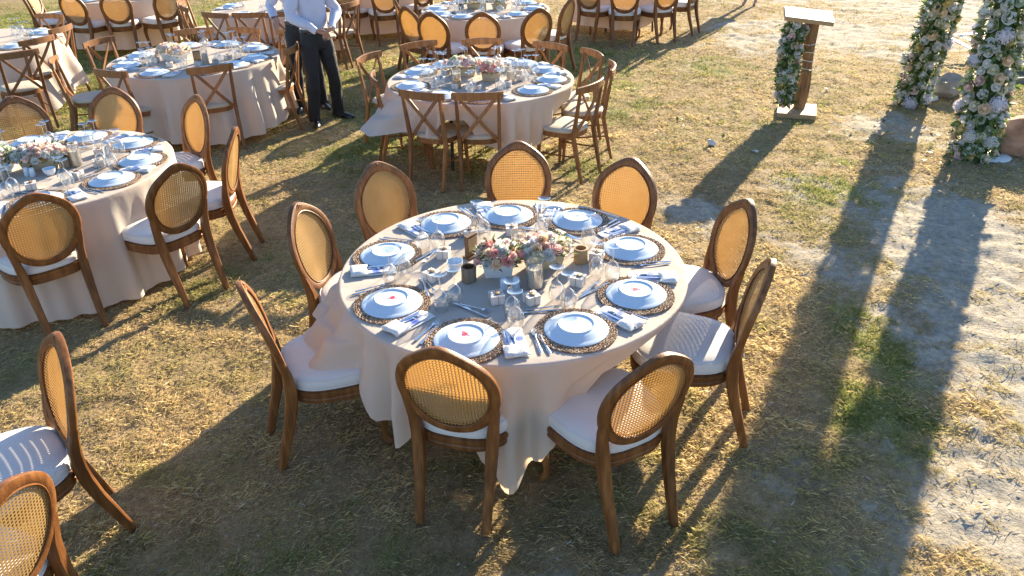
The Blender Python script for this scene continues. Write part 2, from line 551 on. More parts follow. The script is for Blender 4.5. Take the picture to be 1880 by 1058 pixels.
def make_ground():
    xs = axis([(-120, -40, 6), (-40, -10, 20), (-10, -3.5, 130), (-3.5, 4.5, 230), (4.5, 10, 110), (10, 40, 20), (40, 120, 6)])
    ys = axis([(-60, -10, 5), (-10, 1.4, 24), (1.4, 7, 200), (7, 18, 200), (18, 50, 20), (50, 160, 8)])
    X, Y = np.meshgrid(xs, ys)
    s, g = masks(X, Y)
    Z = height(X, Y, s)
    V = np.stack([X, Y, Z], -1).reshape(-1, 3).astype(np.float32)
    ny, nx = X.shape
    idx = np.arange(nx * ny).reshape(ny, nx)
    F = np.stack([idx[:-1, :-1], idx[:-1, 1:], idx[1:, 1:], idx[1:, :-1]], -1).reshape(-1, 4)
    me = bpy.data.meshes.new('ground')
    me.vertices.add(len(V))
    me.vertices.foreach_set('co', V.ravel())
    me.loops.add(F.size)
    me.loops.foreach_set('vertex_index', F.ravel().astype(np.int32))
    me.polygons.add(len(F))
    me.polygons.foreach_set('loop_start', np.arange(0, F.size, 4, dtype=np.int32))
    me.polygons.foreach_set('loop_total', np.full(len(F), 4, dtype=np.int32))
    me.polygons.foreach_set('use_smooth', np.ones(len(F), dtype=bool))
    me.update(calc_edges=True)
    sand = np.array([0.37, 0.33, 0.265])
    soil = np.array([0.30, 0.215, 0.115])
    turf = np.array([0.20, 0.21, 0.065])
    sp = fbm(X * 14, Y * 14, 71, 3)[..., None]
    dry = soil * (0.75 + 0.6 * sp)
    c = dry * (1 - g[..., None]) + turf * (0.7 + 0.6 * sp) * g[..., None]
    c = c * (1 - s[..., None]) + sand * (0.82 + 0.36 * sp) * s[..., None]
    at = me.color_attributes.new('tint', 'FLOAT_COLOR', 'POINT')
    at.data.foreach_set('color', np.concatenate([c, np.ones_like(c[..., :1])], -1).astype(np.float32).ravel())
    me.materials.append(M['ground'])
    o = link('ground', me)
    o['kind'] = 'structure'
    return o


make_ground()


def blades(name, n, green, label, clump=False):
    """many short blades as one real mesh; n blades spread over the ground in view, denser close by"""
    k = int(n * 3.2)
    y = 1.55 + 16.5 * rng.random(k) ** 1.75
    hw = 0.72 * y + 0.9
    x = (rng.random(k) * 2 - 1) * hw + 0.12 * y * 0.0
    s, g = masks(x, y)
    tuft = fbm(x * 7, y * 7, 91, 2)
    if green:
        p = g * (0.35 + 0.65 * (tuft > 0.45))
    else:
        p = (1 - 0.93 * s) * (1 - 0.55 * g) * (0.45 + 0.55 * (tuft > 0.42))
    keep = rng.random(k) < p
    x, y, s, g = x[keep][:n], y[keep][:n], s[keep][:n], g[keep][:n]
    m = len(x)
    z = height(x, y, s)
    far = np.clip((y - 2.0) / 12.0, 0, 1)
    ang = rng.random(m) * 2 * PI
    if green:
        L = (0.014 + 0.024 * rng.random(m)) * (1 + 0.4 * far)
        lift = np.radians(25 + 50 * rng.random(m))
        W = 0.0022 + 0.0065 * far
    else:
        L = (0.012 + 0.034 * rng.random(m) ** 2.6) * (1 + 0.3 * far)
        lift = np.radians(1 + 28 * rng.random(m) ** 1.6)
        W = 0.0015 + 0.0050 * far
    tf = np.clip((fbm(x * 9, y * 9, 93, 2) - 0.35) * 2.2, 0, 1.2)
    L = L * (0.8 + 0.55 * tf)
    lift = lift + np.radians(20) * tf * rng.random(m)
    dx, dy, dz = np.cos(ang) * np.cos(lift), np.sin(ang) * np.cos(lift), np.sin(lift)
    nx, ny = -np.sin(ang), np.cos(ang)
    B = np.stack([x, y, z - 0.004 + 0.012 * rng.random(m) * (0 if green else 1)], -1)
    D = np.stack([dx, dy, dz], -1) * L[:, None]
    N = np.stack([nx, ny, np.zeros(m)], -1) * (W / 2)[:, None]
    N[:, 2] = (rng.random(m) - 0.5) * W * 0.8
    bend = np.zeros((m, 3))
    bend[:, 2] = L * 0.12
    V = np.stack([B - N, B + N, B + D * 0.6 + N * 0.7 + bend, B + D], 1).reshape(-1, 3).astype(np.float32)
    i0 = np.arange(m) * 4
    F = np.stack([i0, i0 + 1, i0 + 2, i0, i0 + 2, i0 + 3], -1).reshape(-1, 3).astype(np.int32)
    if green:
        pal = np.array([(0.17, 0.23, 0.035), (0.24, 0.30, 0.055), (0.30, 0.33, 0.08), (0.40, 0.35, 0.14), (0.12, 0.175, 0.030)])
    else:
        pal = np.array([(0.60, 0.45, 0.22), (0.55, 0.41, 0.19), (0.64, 0.50, 0.28), (0.50, 0.37, 0.17), (0.68, 0.57, 0.34), (0.50, 0.44, 0.19)])
    c = pal[rng.integers(0, len(pal), m)] * (0.85 + 0.3 * rng.random(m))[:, None]
    tone = fbm(x * 1.3 + 5, y * 1.3, 131, 4)
    c = c * (0.72 + 0.56 * np.clip((tone - 0.3) / 0.4, 0, 1))[:, None]
    if not green:
        ol = np.clip((fbm(x * 2.1, y * 2.1 + 40, 141, 4) - 0.47) * 5, 0, 1)[:, None] * 0.6
        c = c * (1 - ol) + np.array([0.35, 0.35, 0.12]) * ol
    me = bpy.data.meshes.new(name)
    me.vertices.add(len(V))
    me.vertices.foreach_set('co', V.ravel())
    me.loops.add(F.size)
    me.loops.foreach_set('vertex_index', F.ravel())
    me.polygons.add(len(F))
    me.polygons.foreach_set('loop_start', np.arange(0, F.size, 3, dtype=np.int32))
    me.polygons.foreach_set('loop_total', np.full(len(F), 3, dtype=np.int32))
    me.update(calc_edges=True)
    C = np.repeat(np.concatenate([c, np.ones((m, 1))], -1), 4, 0).astype(np.float32)
    at = me.color_attributes.new('tint', 'FLOAT_COLOR', 'POINT')
    at.data.foreach_set('color', C.ravel())
    me.materials.append(M['straw'])
    o = link(name, me)
    tag(o, label, 'grass', kind='stuff')
    return o


blades('dry_grass', 750000, False, 'short dry straw coloured grass matted over the ground')
blades('green_grass', 320000, True, 'short green grass growing in patches among the straw')


# ------------------------------------------------------------------ cane-back chair (faces +Y, origin on the ground)
def egg(t, a, b, cz, grow=0.0):
    """oval back outline in x,z: a little wider above the middle, with a crest"""
    c, s = math.cos(t), math.sin(t)
    w = 1.0 + 0.055 * s
    x = (a + grow) * w * math.copysign(abs(c) ** 0.92, c)
    z = cz + (b + grow) * math.copysign(abs(s) ** 0.95, s)
    if s > 0:
        z += 0.026 * math.exp(-(x / 0.095) ** 2) - 0.006
    return x, z


def back_y(x, z):
    return -0.222 - (z - 0.46) * 0.225 + 0.45 * x * x


def seat_outline(k, n=40, z=0.0):
    pts = []
    for i in range(n):
        t = 2 * PI * i / n
        c, s = math.cos(t), math.sin(t)
        q = 0.62
        x = math.copysign(abs(c) ** q, c)
        y = math.copysign(abs(s) ** q, s)
        hw = 0.246 + 0.032 * y
        yy = 0.020 + 0.238 * y + (0.022 * (1 - x * x) if y > 0 else -0.008 * (1 - x * x))
        pts.append(Vector((x * hw * k, 0.015 + (yy - 0.015) * k, z)))
    return pts


def slab(mb, layers, n=40, fn=seat_outline):
    vs_, fs = [], []
    for k, z in layers:
        vs_.extend(fn(k, n, z))
    L = len(layers)
    for i in range(L - 1):
        for j in range(n):
            l = (j + 1) % n
            fs.append((i * n + j, i * n + l, (i + 1) * n + l, (i + 1) * n + j))
    fs.append(tuple(range(n - 1, -1, -1)))
    top = len(vs_)
    vs_.append(sum((vs_[(L - 1) * n + j] for j in range(n)), Vector()) / n)
    for j in range(n):
        fs.append(((L - 1) * n + j, (L - 1) * n + (j + 1) % n, top))
    mb.add(vs_, fs)


def make_cane_chair():
    root = empty('cane_back_chair')
    mb = MB()
    slab(mb, [(0.93, 0.365), (1.0, 0.372), (1.015, 0.392), (1.0, 0.398), (1.02, 0.410), (1.015, 0.430), (0.96, 0.438)])
    mb.build('seat_rail', M['wood'], root)
    mb = MB()
    slab(mb, [(0.93, 0.436), (0.985, 0.446), (1.0, 0.462), (0.995, 0.482), (0.965, 0.499), (0.90, 0.508), (0.7, 0.515), (0.4, 0.519)])
    cu = mb.build('seat_cushion', M['cushion'], root, angle=70)
    mb = MB()
    mb.tube(seat_outline(0.972, 40, 0.4975), 0.0035, 6, closed=True)
    mb.tube(seat_outline(0.992, 40, 0.4485), 0.0035, 6, closed=True)
    mb.build('piping', M['cushion'], cu)
    # oval frame: rounded moulded section swept round the outline
    mb = MB()
    a, b, cz = 0.203, 0.214, 0.718
    n = 64
    prof = [(0.026, -0.006), (0.024, 0.012), (0.012, 0.017), (-0.010, 0.016), (-0.021, 0.011), (-0.024, 0.0), (-0.021, -0.012), (-0.008, -0.017), (0.014, -0.017), (0.024, -0.013)]
    vs_, fs = [], []
    for i in range(n):
        t = 2 * PI * i / n
        for g_, d_ in prof:
            wide = 0.88 + 0.40 * math.exp(-((t - PI / 2) / 0.30) ** 2)
            x, z = egg(t, a, b, cz, g_ * wide)
            vs_.append((x, back_y(x, z) + d_, z))
    m_ = len(prof)
    for i in range(n):
        j = (i + 1) % n
        for k in range(m_):
            l = (k + 1) % m_
            fs.append((i * m_ + k, i * m_ + l, j * m_ + l, j * m_ + k))
    mb.add(vs_, fs)
    for side in (0.014, -0.014):
        mb.tube([(lambda q: (q[0], back_y(*q) + side, q[1]))(egg(2 * PI * i / n, a, b, cz, -0.020)) for i in range(n)], 0.0042, 6, closed=True, ref=(0, 1, 0))
    # short neck blocks that tie the oval to the legs
    mb.build('back_frame', M['wood'], root, angle=50)
    # carving on the crest
    mb = MB()
    for dx, r in ((0, 0.011), (-0.017, 0.008), (0.017, 0.008), (-0.031, 0.006), (0.031, 0.006)):
        x, z = egg(PI / 2, a, b, cz, 0.012)
        z -= abs(dx) * 0.25
        mb.ball((dx, back_y(dx, z) + 0.015, z), r, 8, 5, (0.75, 0.6, 1.5))
    mb.build('crest_carving', M['wood'], root)
    # cane: two woven sheets with real holes
    for side, off in ((0.0075, 0.0), (-0.0075, 0.0)):
        mb = MB()
        p = 0.0150
        cells = {}

        def gv(i, j):
            k = (i, j)
            if k not in cells:
                x, z = i * p / 2 + off, cz + j * p / 2 + off
                cells[k] = len(mb.v)
                mb.v.append((x, back_y(x, z) + side, z))
            return cells[k]
        N = 18
        for i in range(-N, N):
            for j in range(-N, N):
                x, z = (i + 0.5) * p, (j + 0.5) * p
                w = 1 + 0.055 * (z / b)
                if (x / ((a - 0.012) * w)) ** 2 + (z / (b - 0.010)) ** 2 > 1.0:
                    continue
                X, Z = 2 * i + 1, 2 * j + 1
                h = 0.300
                q = []
                for sx, sz in ((-1, -1), (1, -1), (1, 1), (-1, 1)):
                    xx, zz = (X + sx * h * 2 * 0.98) * p / 2 + off, cz + (Z + sz * h * 2 * 0.98) * p / 2 + off
                    q.append(len(mb.v))
                    mb.v.append((xx, back_y(xx, zz) + side, zz))
                o = [gv(X - 1, Z - 1), gv(X + 1, Z - 1), gv(X + 1, Z + 1), gv(X - 1, Z + 1)]
                for k in range(4):
                    l = (k + 1) % 4
                    mb.f.append((o[k], o[l], q[l], q[k]))
        o_ = mb.build('cane_panel', M['cane'], root, smooth=False)
        o_['kind'] = 'stuff'
    # rear legs run up into the oval
    for s in (-1, 1):
        mb = MB()
        pts = [(0.158, -0.335, 0.0), (0.160, -0.300, 0.12), (0.164, -0.258, 0.26), (0.168, -0.232, 0.38), (0.172, -0.224, 0.46), (0.180, -0.228, 0.54), (0.193, -0.240, 0.61), (0.202, -0.252, 0.66)]
        rad = [(0.019, 0.019), (0.021, 0.022), (0.0235, 0.026), (0.026, 0.029), (0.026, 0.029), (0.023, 0.024), (0.019, 0.019), (0.012, 0.014)]
        mb.tube([(s * x, y, z) for x, y, z in pts], rad, 8, ref=(1, 0, 0), square=True)
        mb.build('leg', M['wood'], root, angle=35)
    for s in (-1, 1):
        mb = MB()
        pts = [(0.198, 0.170, 0.415), (0.206, 0.182, 0.37), (0.217, 0.202, 0.30), (0.214, 0.202, 0.22), (0.203, 0.192, 0.13), (0.198, 0.186, 0.07), (0.203, 0.194, 0.030), (0.212, 0.206, 0.0)]
        rad = [0.030, 0.031, 0.029, 0.024, 0.018, 0.0155, 0.018, 0.022]
        mb.tube([(s * x, y, z) for x, y, z in pts], rad, 10, ref=(1, 0, 0))
        mb.build('leg', M['wood'], root)
    return root


# ------------------------------------------------------------------ crossback chair (faces +Y)
def make_cross_chair():
    root = empty('crossback_chair')

    def out2(k, n, z):
        pts = []
        for i in range(n):
            t = 2 * PI * i / n
            c, s = math.cos(t), math.sin(t)
            x = math.copysign(abs(c) ** 0.7, c)
            y = math.copysign(abs(s) ** 0.7, s)
            hw = 0.205 + 0.025 * y
            pts.append(Vector((x * hw * k, 0.01 + 0.205 * y * k, z)))
        return pts
    mb = MB()
    slab(mb, [(0.90, 0.395), (0.95, 0.397), (0.955, 0.440), (0.93, 0.442)], 32, out2)
    mb.build('seat_frame', M['wood2'], root)
    mb = MB()
    slab(mb, [(0.95, 0.441), (1.0, 0.449), (1.0, 0.462), (0.96, 0.474), (0.85, 0.481), (0.5, 0.487)], 32, out2)
    mb.build('seat_cushion', M['beige'], root, angle=70)

    def by(z):
        return -0.19 - max(0, z - 0.42) * 0.16 - max(0, 0.42 - z) * 0.22
    for s in (-1, 1):
        mb = MB()
        zs = [0, 0.1, 0.22, 0.34, 0.42, 0.52, 0.64, 0.76, 0.86]
        mb.tube([(s * (0.172 + 0.012 * (z / 0.86)), by(z), z) for z in zs], [(0.013, 0.013), (0.015, 0.015), (0.017, 0.018), (0.018, 0.02), (0.018, 0.02), (0.017, 0.018), (0.016, 0.016), (0.015, 0.014), (0.014, 0.012)], 8, ref=(1, 0, 0), square=True)
        mb.build('leg', M['wood2'], root, angle=35)
        mb = MB()
        mb.tube([(s * 0.182, 0.168, 0.40), (s * 0.188, 0.175, 0.25), (s * 0.192, 0.182, 0.1), (s * 0.194, 0.188, 0.0)], [0.022, 0.019, 0.016, 0.013], 8, ref=(1, 0, 0))
        mb.build('leg', M['wood2'], root)
    # bent top rail with overhanging ends
    mb = MB()
    P = []
    for i in range(15):
        x = -0.225 + 0.45 * i / 14
        y = by(0.855) - 0.030 + 0.9 * x * x
        zt = 0.886 + 0.006 * math.cos(x * 7)
        zb = 0.822 + 0.10 * x * x
        th = 0.011
        P.append([(x, y - th, zb), (x, y - th, zt - 0.004), (x, y - th * 0.4, zt), (x, y + th * 0.4, zt), (x, y + th, zt - 0.004), (x, y + th, zb), (x, y - th, zb)])
    mb.grid([[P[i][j] for i in range(15)] for j in range(7)])
    for e in (0, 14):
        q = [mb.v[0]] and P[e][:6]
        mb.add(q, [(0, 1, 2, 3, 4, 5) if e else (5, 4, 3, 2, 1, 0)])
    mb.build('top_rail', M['wood2'], root, angle=35)
    for s in (-1, 1):
        mb = MB()
        pts = []
        for i in range(9):
            t = i / 8
            x = s * (-0.158 + 0.316 * t)
            z = 0.445 + (0.835 - 0.445) * t
            bow = -0.016 * math.sin(PI * t) - 0.006 * s * math.sin(PI * t)
            pts.append((x, by(z) + bow, z))
        mb.tube(pts, [(0.016, 0.006)] * 9, 8, ref=(0, 0, 1), square=True)
        mb.build('cross_slat', M['wood2'], root, angle=35)
    for s in (-1, 1):
        mb = MB()
        mb.tube([(s * 0.176, -0.225, 0.24), (s * 0.187, 0.172, 0.22)], 0.0085, 6)
        mb.build('stretcher', M['wood2'], root)
    return root


# ------------------------------------------------------------------ round table, cloth
def make_table():
    root = empty('round_table')
    mb = MB()
    mb.lathe([(0, 0.728), (0.880, 0.728), (0.892, 0.733), (0.892, 0.748), (0.885, 0.752), (0, 0.752)], 64)
    mb.build('tabletop', M['plank'], root)
    for i in range(4):
        w = PI / 4 + i * PI / 2
        c, s = math.cos(w), math.sin(w)
        mb = MB()
        mb.tube([(0.52 * c, 0.52 * s, 0.728), (0.56 * c, 0.56 * s, 0.0)], 0.017, 8)
        mb.build('leg', M['black_metal'], root)
    for i in (0, 1):
        mb = MB()
        sx = -1 if i else 1
        mb.tube([(sx * 0.385, -0.385, 0.30), (sx * 0.385, 0.385, 0.30)], 0.012, 8)
        mb.build('crossbar', M['black_metal'], root)
    return root


ZT = 0.757


def periodic(knots):
    ks = sorted(knots)
    xs = np.array([k[0] for k in ks], float)
    ys = np.array([k[1] for k in ks], float)
    xs = np.concatenate([[xs[-1] - 360], xs, [xs[0] + 360]])
    ys = np.concatenate([[ys[-1]], ys, [ys[0]]])

    def f(deg):
        d = (deg + 180) % 360 - 180
        d = np.where(d < xs[0], d + 360, np.where(d > xs[-1], d - 360, d))
        i = np.clip(np.searchsorted(xs, d) - 1, 0, len(xs) - 2)
        t = (d - xs[i]) / np.maximum(xs[i + 1] - xs[i], 1e-6)
        t = t * t * (3 - 2 * t)
        return ys[i] * (1 - t) + ys[i + 1] * t
    return f


def make_cloth(loc, drop, outw, folds, amp, seed, label, R=0.9, crease=0.0, gather=()):
    r_ = np.random.default_rng(seed)
    nt = 300
    th = np.arange(nt) * 360.0 / nt
    thr = np.radians(th)
    L, O = periodic(drop)(th), periodic(outw)(th)
    ph = r_.random(8) * 2 * PI
    fold = np.zeros(nt)
    for k, (fr, am) in enumerate(folds):
        fold += am * np.sin(fr * thr + ph[k] + 0.5 * np.sin(3 * thr + ph[k + 3]))
    fold = fold * amp
    for gd, ga, gp, gw in gather:
        dd = (th - gd + 180) % 360 - 180
        fold = fold + ga * np.cos(dd * 2 * PI / gp) * np.exp(-(dd / gw) ** 2)
    sharp = np.sign(fold) * np.abs(fold) ** 0.85
    rows = []
    for i in range(12):
        r = R * (i / 11.0) * 0.985
        z = ZT + 0.0012 * np.sin(5 * thr + ph[1]) * (i / 11) + 0.0009 * np.sin(11 * thr + 9 * i)
        rows.append((np.full(nt, max(r, 1e-3)), z + np.zeros(nt)))
    for i in range(12):
        r, z = rows[i]
        X_, Y_ = r * np.cos(thr), r * np.sin(thr)
        w = 0.0016 * np.exp(-((X_ - .30) / .012) ** 2) + 0.0014 * np.exp(-((Y_ + .16) / .014) ** 2) + 0.003 * (fbm(X_ * 3.1 + seed, Y_ * 3.1, 160 + seed, 3) - .5)
        rows[i] = (r, z + w - .0012)
    for a in (25, 50, 75):
        q = math.radians(a)
        rows.append((np.full(nt, R * 0.985 + 0.0135 * math.sin(q) + 0.003), np.full(nt, ZT - 0.0135 * (1 - math.cos(q)))))
    S = 24
    for i in range(1, S + 1):
        s = i / S
        wave = sharp * min(1.0, s * 1.6) * np.minimum(1.0, L / 0.35)
        r = R + 0.003 + O * s ** 1.35 + wave
        z = ZT - 0.0135 - (L - 0.0135) * s
        z = z + crease * 0.02 * np.sin(9 * thr + 14 * s + ph[2]) * s * (1 - s) * 4
        rows.append((r, np.maximum(z, 0.008 + 0.012 * r_.random(nt))))
    V = [(r[k] * math.cos(thr[k]), r[k] * math.sin(thr[k]), z[k]) for r, z in rows for k in range(nt)]
    F = []
    for i in range(len(rows) - 1):
        for k in range(nt):
            l = (k + 1) % nt
            F.append((i * nt + k, (i + 1) * nt + k, (i + 1) * nt + l, i * nt + l))
    mb = MB()
    mb.add(V, F)
    o = mb.build('tablecloth', M['cloth'], angle=80)
    o.location = loc
    return tag(o, label, 'tablecloth', 'tablecloths over the round tables')


T1, TC, T3, T4 = (0.006, 3.574), (-3.352, 5.219), (-0.259, 7.485), (-3.43, 8.647)
T5, T8, T7, T6 = (-0.29, 11.37), (-3.38, 11.9), (-6.46, 9.80), (-6.30, 13.5)
T9, T10 = (2.05, 13.75), (-2.2, 14.1)
TP = {'T1': 'nearest table', 'TC': 'left edge cane-chair table', 'T3': 'middle crossback table', 'T4': 'crossback table beside the man',
      'T5': 'rear middle cane-chair table', 'T8': 'far table behind the men', 'T7': 'far left crossback table', 'T6': 'far left cane-chair table',
      'T9': 'far right table at the top edge', 'T10': 'far table just right of the man'}
TABLES = {'T1': T1, 'TC': TC, 'T3': T3, 'T4': T4, 'T5': T5, 'T8': T8, 'T7': T7, 'T6': T6, 'T9': T9, 'T10': T10}
TL = {'T1': 'round table nearest the camera, set for nine with cane chairs', 'TC': 'round table at the left edge with cane chairs and white cushions',
      'T3': 'round table in the middle with crossback chairs and blown cloth', 'T4': 'round table left of the standing man, ringed by crossback chairs',
      'T5': 'round cane-chair table right behind the middle crossback table', 'T8': 'round crossback-chair table far behind the two men',
      'T7': 'round crossback-chair table cut by the left edge', 'T6': 'round cane-chair table in the far top left corner',
      'T9': 'round cane-chair table at the top edge beside open sand', 'T10': 'round cane-chair table at the top edge beside the man'}
for k, c in TABLES.items():
    place('table', make_table, (c[0], c[1], 0), random.uniform(0, PI) if k not in ('T3',) else 0.25, TL[k], 'table', 'round dining tables')

make_cloth((*T1, 0), [(-180, .235), (-165, .24), (-150, .25), (-141, .30), (-134, .46), (-127, .56), (-120, .44), (-112, .36), (-104, .38), (-99, .60), (-95, .68), (-89, .69), (-84, .58), (-80, .48), (-72, .29), (-62, .13), (-48, .05), (-20, .05), (10, .06), (40, .16), (70, .25), (100, .30), (140, .28)],
           [(-180, .14), (-168, .21), (-155, .19), (-143, .07), (-128, .0), (-110, .00), (-100, -.02), (-92, .0), (-86, -.05), (-78, -.05), (-60, -.02), (-30, -.03), (10, -.03), (90, .02), (150, .05)],
           [(7, .5), (14, .5), (25, .35)], 0.026, 3, 'pale blush cloth on the nearest table with one corner reaching the grass', crease=0.7, gather=[(-92, .024, 11, 13), (-127, .025, 8, 9), (-150, .03, 13, 14), (-178, .02, 11, 12)])
make_cloth((*TC, 0), [(0, .73), (-90, .73), (90, .70), (180, .72)], [(0, .03), (-45, .05), (-90, .04), (45, .03), (90, .03), (180, .03)], [(15, .45), (24, .5), (41, .35)], 0.021, 5,
           'pale beige floor-length cloth on the table at the left edge')
make_cloth((*T3, 0), [(-180, .27), (-165, .27), (-152, .285), (-143, .295), (-128, .285), (-118, .30), (-108, .14), (-99, .13), (-88, .38), (-76, .44), (-62, .50), (-50, .42), (-35, .24), (-15, .16), (20, .22), (60, .4), (100, .5), (150, .4)],
           [(-180, .06), (-165, .14), (-152, .33), (-143, .35), (-133, .12), (-125, .03), (-117, .05), (-105, .0), (-90, -.02), (-60, -.04), (-35, -.07), (-10, -.05), (30, .0), (90, .03), (150, .03)],
           [(7, .5), (14, .5), (25, .35)], 0.024, 8, 'blush cloth on the middle table blown over a crossback chair', crease=0.7, gather=[(-62, .03, 10, 14), (-140, .02, 12, 12), (-112, .03, 7, 8)])
make_cloth((*T4, 0), [(0, .60), (-30, .66), (-60, .70), (-90, .64), (-130, .62), (180, .6), (90, .6)], [(0, .07), (-45, .09), (-90, .06), (90, .04), (180, .05)], [(15, .5), (23, .45), (34, .3)], 0.030, 13,
           'blush cloth with deep folds on the table left of the man')
make_cloth((*T5, 0), [(-180, .6), (-120, .52), (-90, .46), (-60, .40), (-40, .14), (-10, .10), (30, .2), (90, .6)], [(0, 0), (-90, .02), (90, .03)], [(9, .5), (17, .4)], 0.022, 17,
           'blush cloth on the rear middle table lifted at its right side')
make_cloth((*T8, 0), [(0, .6), (-90, .62), (90, .6), (180, .6)], [(0, .04), (-90, .06), (180, .04)], [(14, .5), (23, .4)], 0.028, 19, 'beige cloth on the far table behind the two men')
make_cloth((*T7, 0), [(0, .58), (-35, .72), (-70, .66), (-90, .6), (90, .6), (180, .6)], [(0, .12), (-35, .22), (-70, .08), (90, .05), (180, .05)], [(9, .5), (17, .5)], 0.035, 23,
           'wind-blown cream cloth on the far left crossback table')
make_cloth((*T6, 0), [(0, .68), (-90, .70), (90, .7), (180, .7)], [(0, .05), (-90, .05), (180, .05)], [(14, .5), (21, .4)], 0.025, 29, 'pale cloth on the cane-chair table in the far top left corner')
make_cloth((*T9, 0), [(0, .2), (-60, .45), (-90, .62), (-130, .60), (180, .6), (90, .6)], [(0, .0), (-90, .03), (180, .04)], [(12, .5), (19, .4)], 0.028, 31, 'blush cloth on the far right table beside open sand')
make_cloth((*T10, 0), [(0, .62), (-90, .66), (180, .62), (90, .6)], [(0, .05), (-90, .05), (180, .04)], [(12, .5), (19, .4)], 0.028, 37, 'blush cloth on the far table just right of the man')


# ------------------------------------------------------------------ chairs
def chair_at(kind, tbl, bx, by_, label, group, turn=0.0, face=None, wobble=0.03):
    """bx,by = where the top of the back stands"""
    c = TABLES[tbl] if isinstance(tbl, str) else tbl
    d = Vector((c[0] - bx, c[1] - by_)).normalized() if face is None else Vector((math.cos(face), math.sin(face)))
    w = math.radians(turn)
    d = Vector((d.x * math.cos(w) - d.y * math.sin(w), d.x * math.sin(w) + d.y * math.cos(w)))
    off = 0.325 if kind == 'cane' else 0.285
    rz = math.atan2(d.y, d.x) - PI / 2
    name, mk, cat = ('cane', make_cane_chair, 'chair') if kind == 'cane' else ('cross', make_cross_chair, 'chair')
    return place(name, mk, (bx + d.x * off, by_ + d.y * off, 0), rz, label, cat, group)


G1 = 'cane-back chairs around the nearest table'
for (bx, by_, turn, lab) in [
        (-0.29, 2.50, 0, 'cane-back chair at the front, its back to the camera, left of two'),
        (0.56, 2.42, 2, 'cane-back chair at front right turned slightly left, pale cushion in shade'),
        (1.20, 3.15, 2, 'cane-back chair on the right, seat striped by cane shadow'),
        (1.29, 3.86, -4, 'cane-back chair on the right with sunlit white seat, farther of two'),
        (0.76, 4.56, 0, 'cane-back chair behind the table at rear right, back glowing gold'),
        (0.06, 4.92, 0, 'orange glowing cane-back chair directly behind the nearest table'),
        (-0.83, 4.58, 4, 'cane-back chair behind the table at rear left, back seen square'),
        (-1.18, 3.95, 4, 'cane-back chair left of the table with a half shaded back'),
        (-1.22, 3.05, 2, 'cane-back chair at front left with tablecloth draped onto its seat')]:
    chair_at('cane', 'T1', bx, by_, lab, G1, turn)
G2 = 'cane-back chairs around the left edge table'
for (bx, by_, turn, lab) in [
        (-2.79, 4.20, 14, 'cane-back chair cut by the left edge, front of the left table'),
        (-2.12, 4.65, -10, 'cane-back chair with dappled white seat, front right of the left table'),
        (-1.97, 5.37, -2, 'cane-back chair seen from its side, right of the left table'),
        (-2.55, 6.27, -6, 'cane-back chair at rear right of the left table, tall and narrow'),
        (-3.38, 6.58, 0, 'cane-back chair behind the left table, back facing the camera'),
        (-4.10, 6.35, 0, 'cane-back chair behind the left table, cut by the left edge')]:
    chair_at('cane', 'TC', bx, by_, lab, G2, turn)
G3 = 'crossback chairs around the middle table'
for (bx, by_, turn, lab) in [
        (-0.76, 6.56, 4, 'crossback chair with blown tablecloth lying across its seat'),
        (-0.26, 6.49, 0, 'crossback chair with beige seat at the front of the middle table'),
        (-1.26, 7.18, -5, 'crossback chair left of the middle table, nearer of two'),
        (-1.45, 8.05, 0, 'crossback chair left of the middle table, nearer the man'),
        (-0.98, 8.62, 0, 'crossback chair at rear left of the middle table'),
        (-0.27, 8.72, 0, 'crossback chair behind the middle table in front of a cane chair'),
        (0.49, 8.41, 0, 'crossback chair at rear right of the middle table'),
        (0.90, 7.99, 0, 'crossback chair right of the middle table, farthest of three'),
        (1.02, 7.40, 0, 'crossback chair right of the middle table, between its two neighbours'),
        (0.76, 6.74, 0, 'crossback chair at front right of the middle table, sunlit beige seat')]:
    chair_at('cross', 'T3', bx, by_, lab, G3, turn)
G4 = 'crossback chairs around the table left of the man'
for (bx, by_, turn, lab) in [
        (-2.92, 7.69, 0, 'crossback chair in front of the table left of the man'),
        (-3.90, 7.60, 0, 'crossback chair behind the rear cane chair of the left table'),
        (-4.72, 9.15, 0, 'crossback chair at upper left of the table left of the man'),
        (-4.74, 8.16, 0, 'dark edge-on crossback chair at lower left of the table left of the man'),
        (-3.77, 9.66, 0, 'crossback chair behind the flowers of the table left of the man'),
        (-3.15, 9.66, 0, 'crossback chair behind the upturned glasses, left of the man'),
        (-2.56, 9.36, 0, 'crossback chair close behind the men, upright and backlit'),
        (-2.30, 8.57, 0, 'crossback chair beside the man, its side towards him')]:
    chair_at('cross', 'T4', bx, by_, lab, G4, turn)
G5 = 'cane-back chairs around the rear middle table'
for (bx, by_, turn, lab) in [
        (-0.93, 9.89, 0, 'cane-back chair at front left of the rear middle table'),
        (-0.29, 9.81, 0, 'cane-back chair in front of the rear middle table, behind a crossback'),
        (0.41, 9.99, 0, 'cane-back chair at front right of the rear middle table'),
        (-1.28, 10.35, 0, 'cane-back chair left of the rear middle table, nearer of two'),
        (-1.50, 11.00, 0, 'pale cane-back chair left of the rear middle table, farther of two'),
        (0.86, 10.72, 0, 'cane-back chair right of the rear middle table, edge on'),
        (0.10, 12.72, 0, 'orange cane-back chair behind the rear middle table'),
        (-0.75, 12.72, 0, 'cane-back chair behind the rear middle table, left of two')]:
    chair_at('cane', 'T5', bx, by_, lab, G5, turn)
G8 = 'crossback chairs around the far table behind the men'
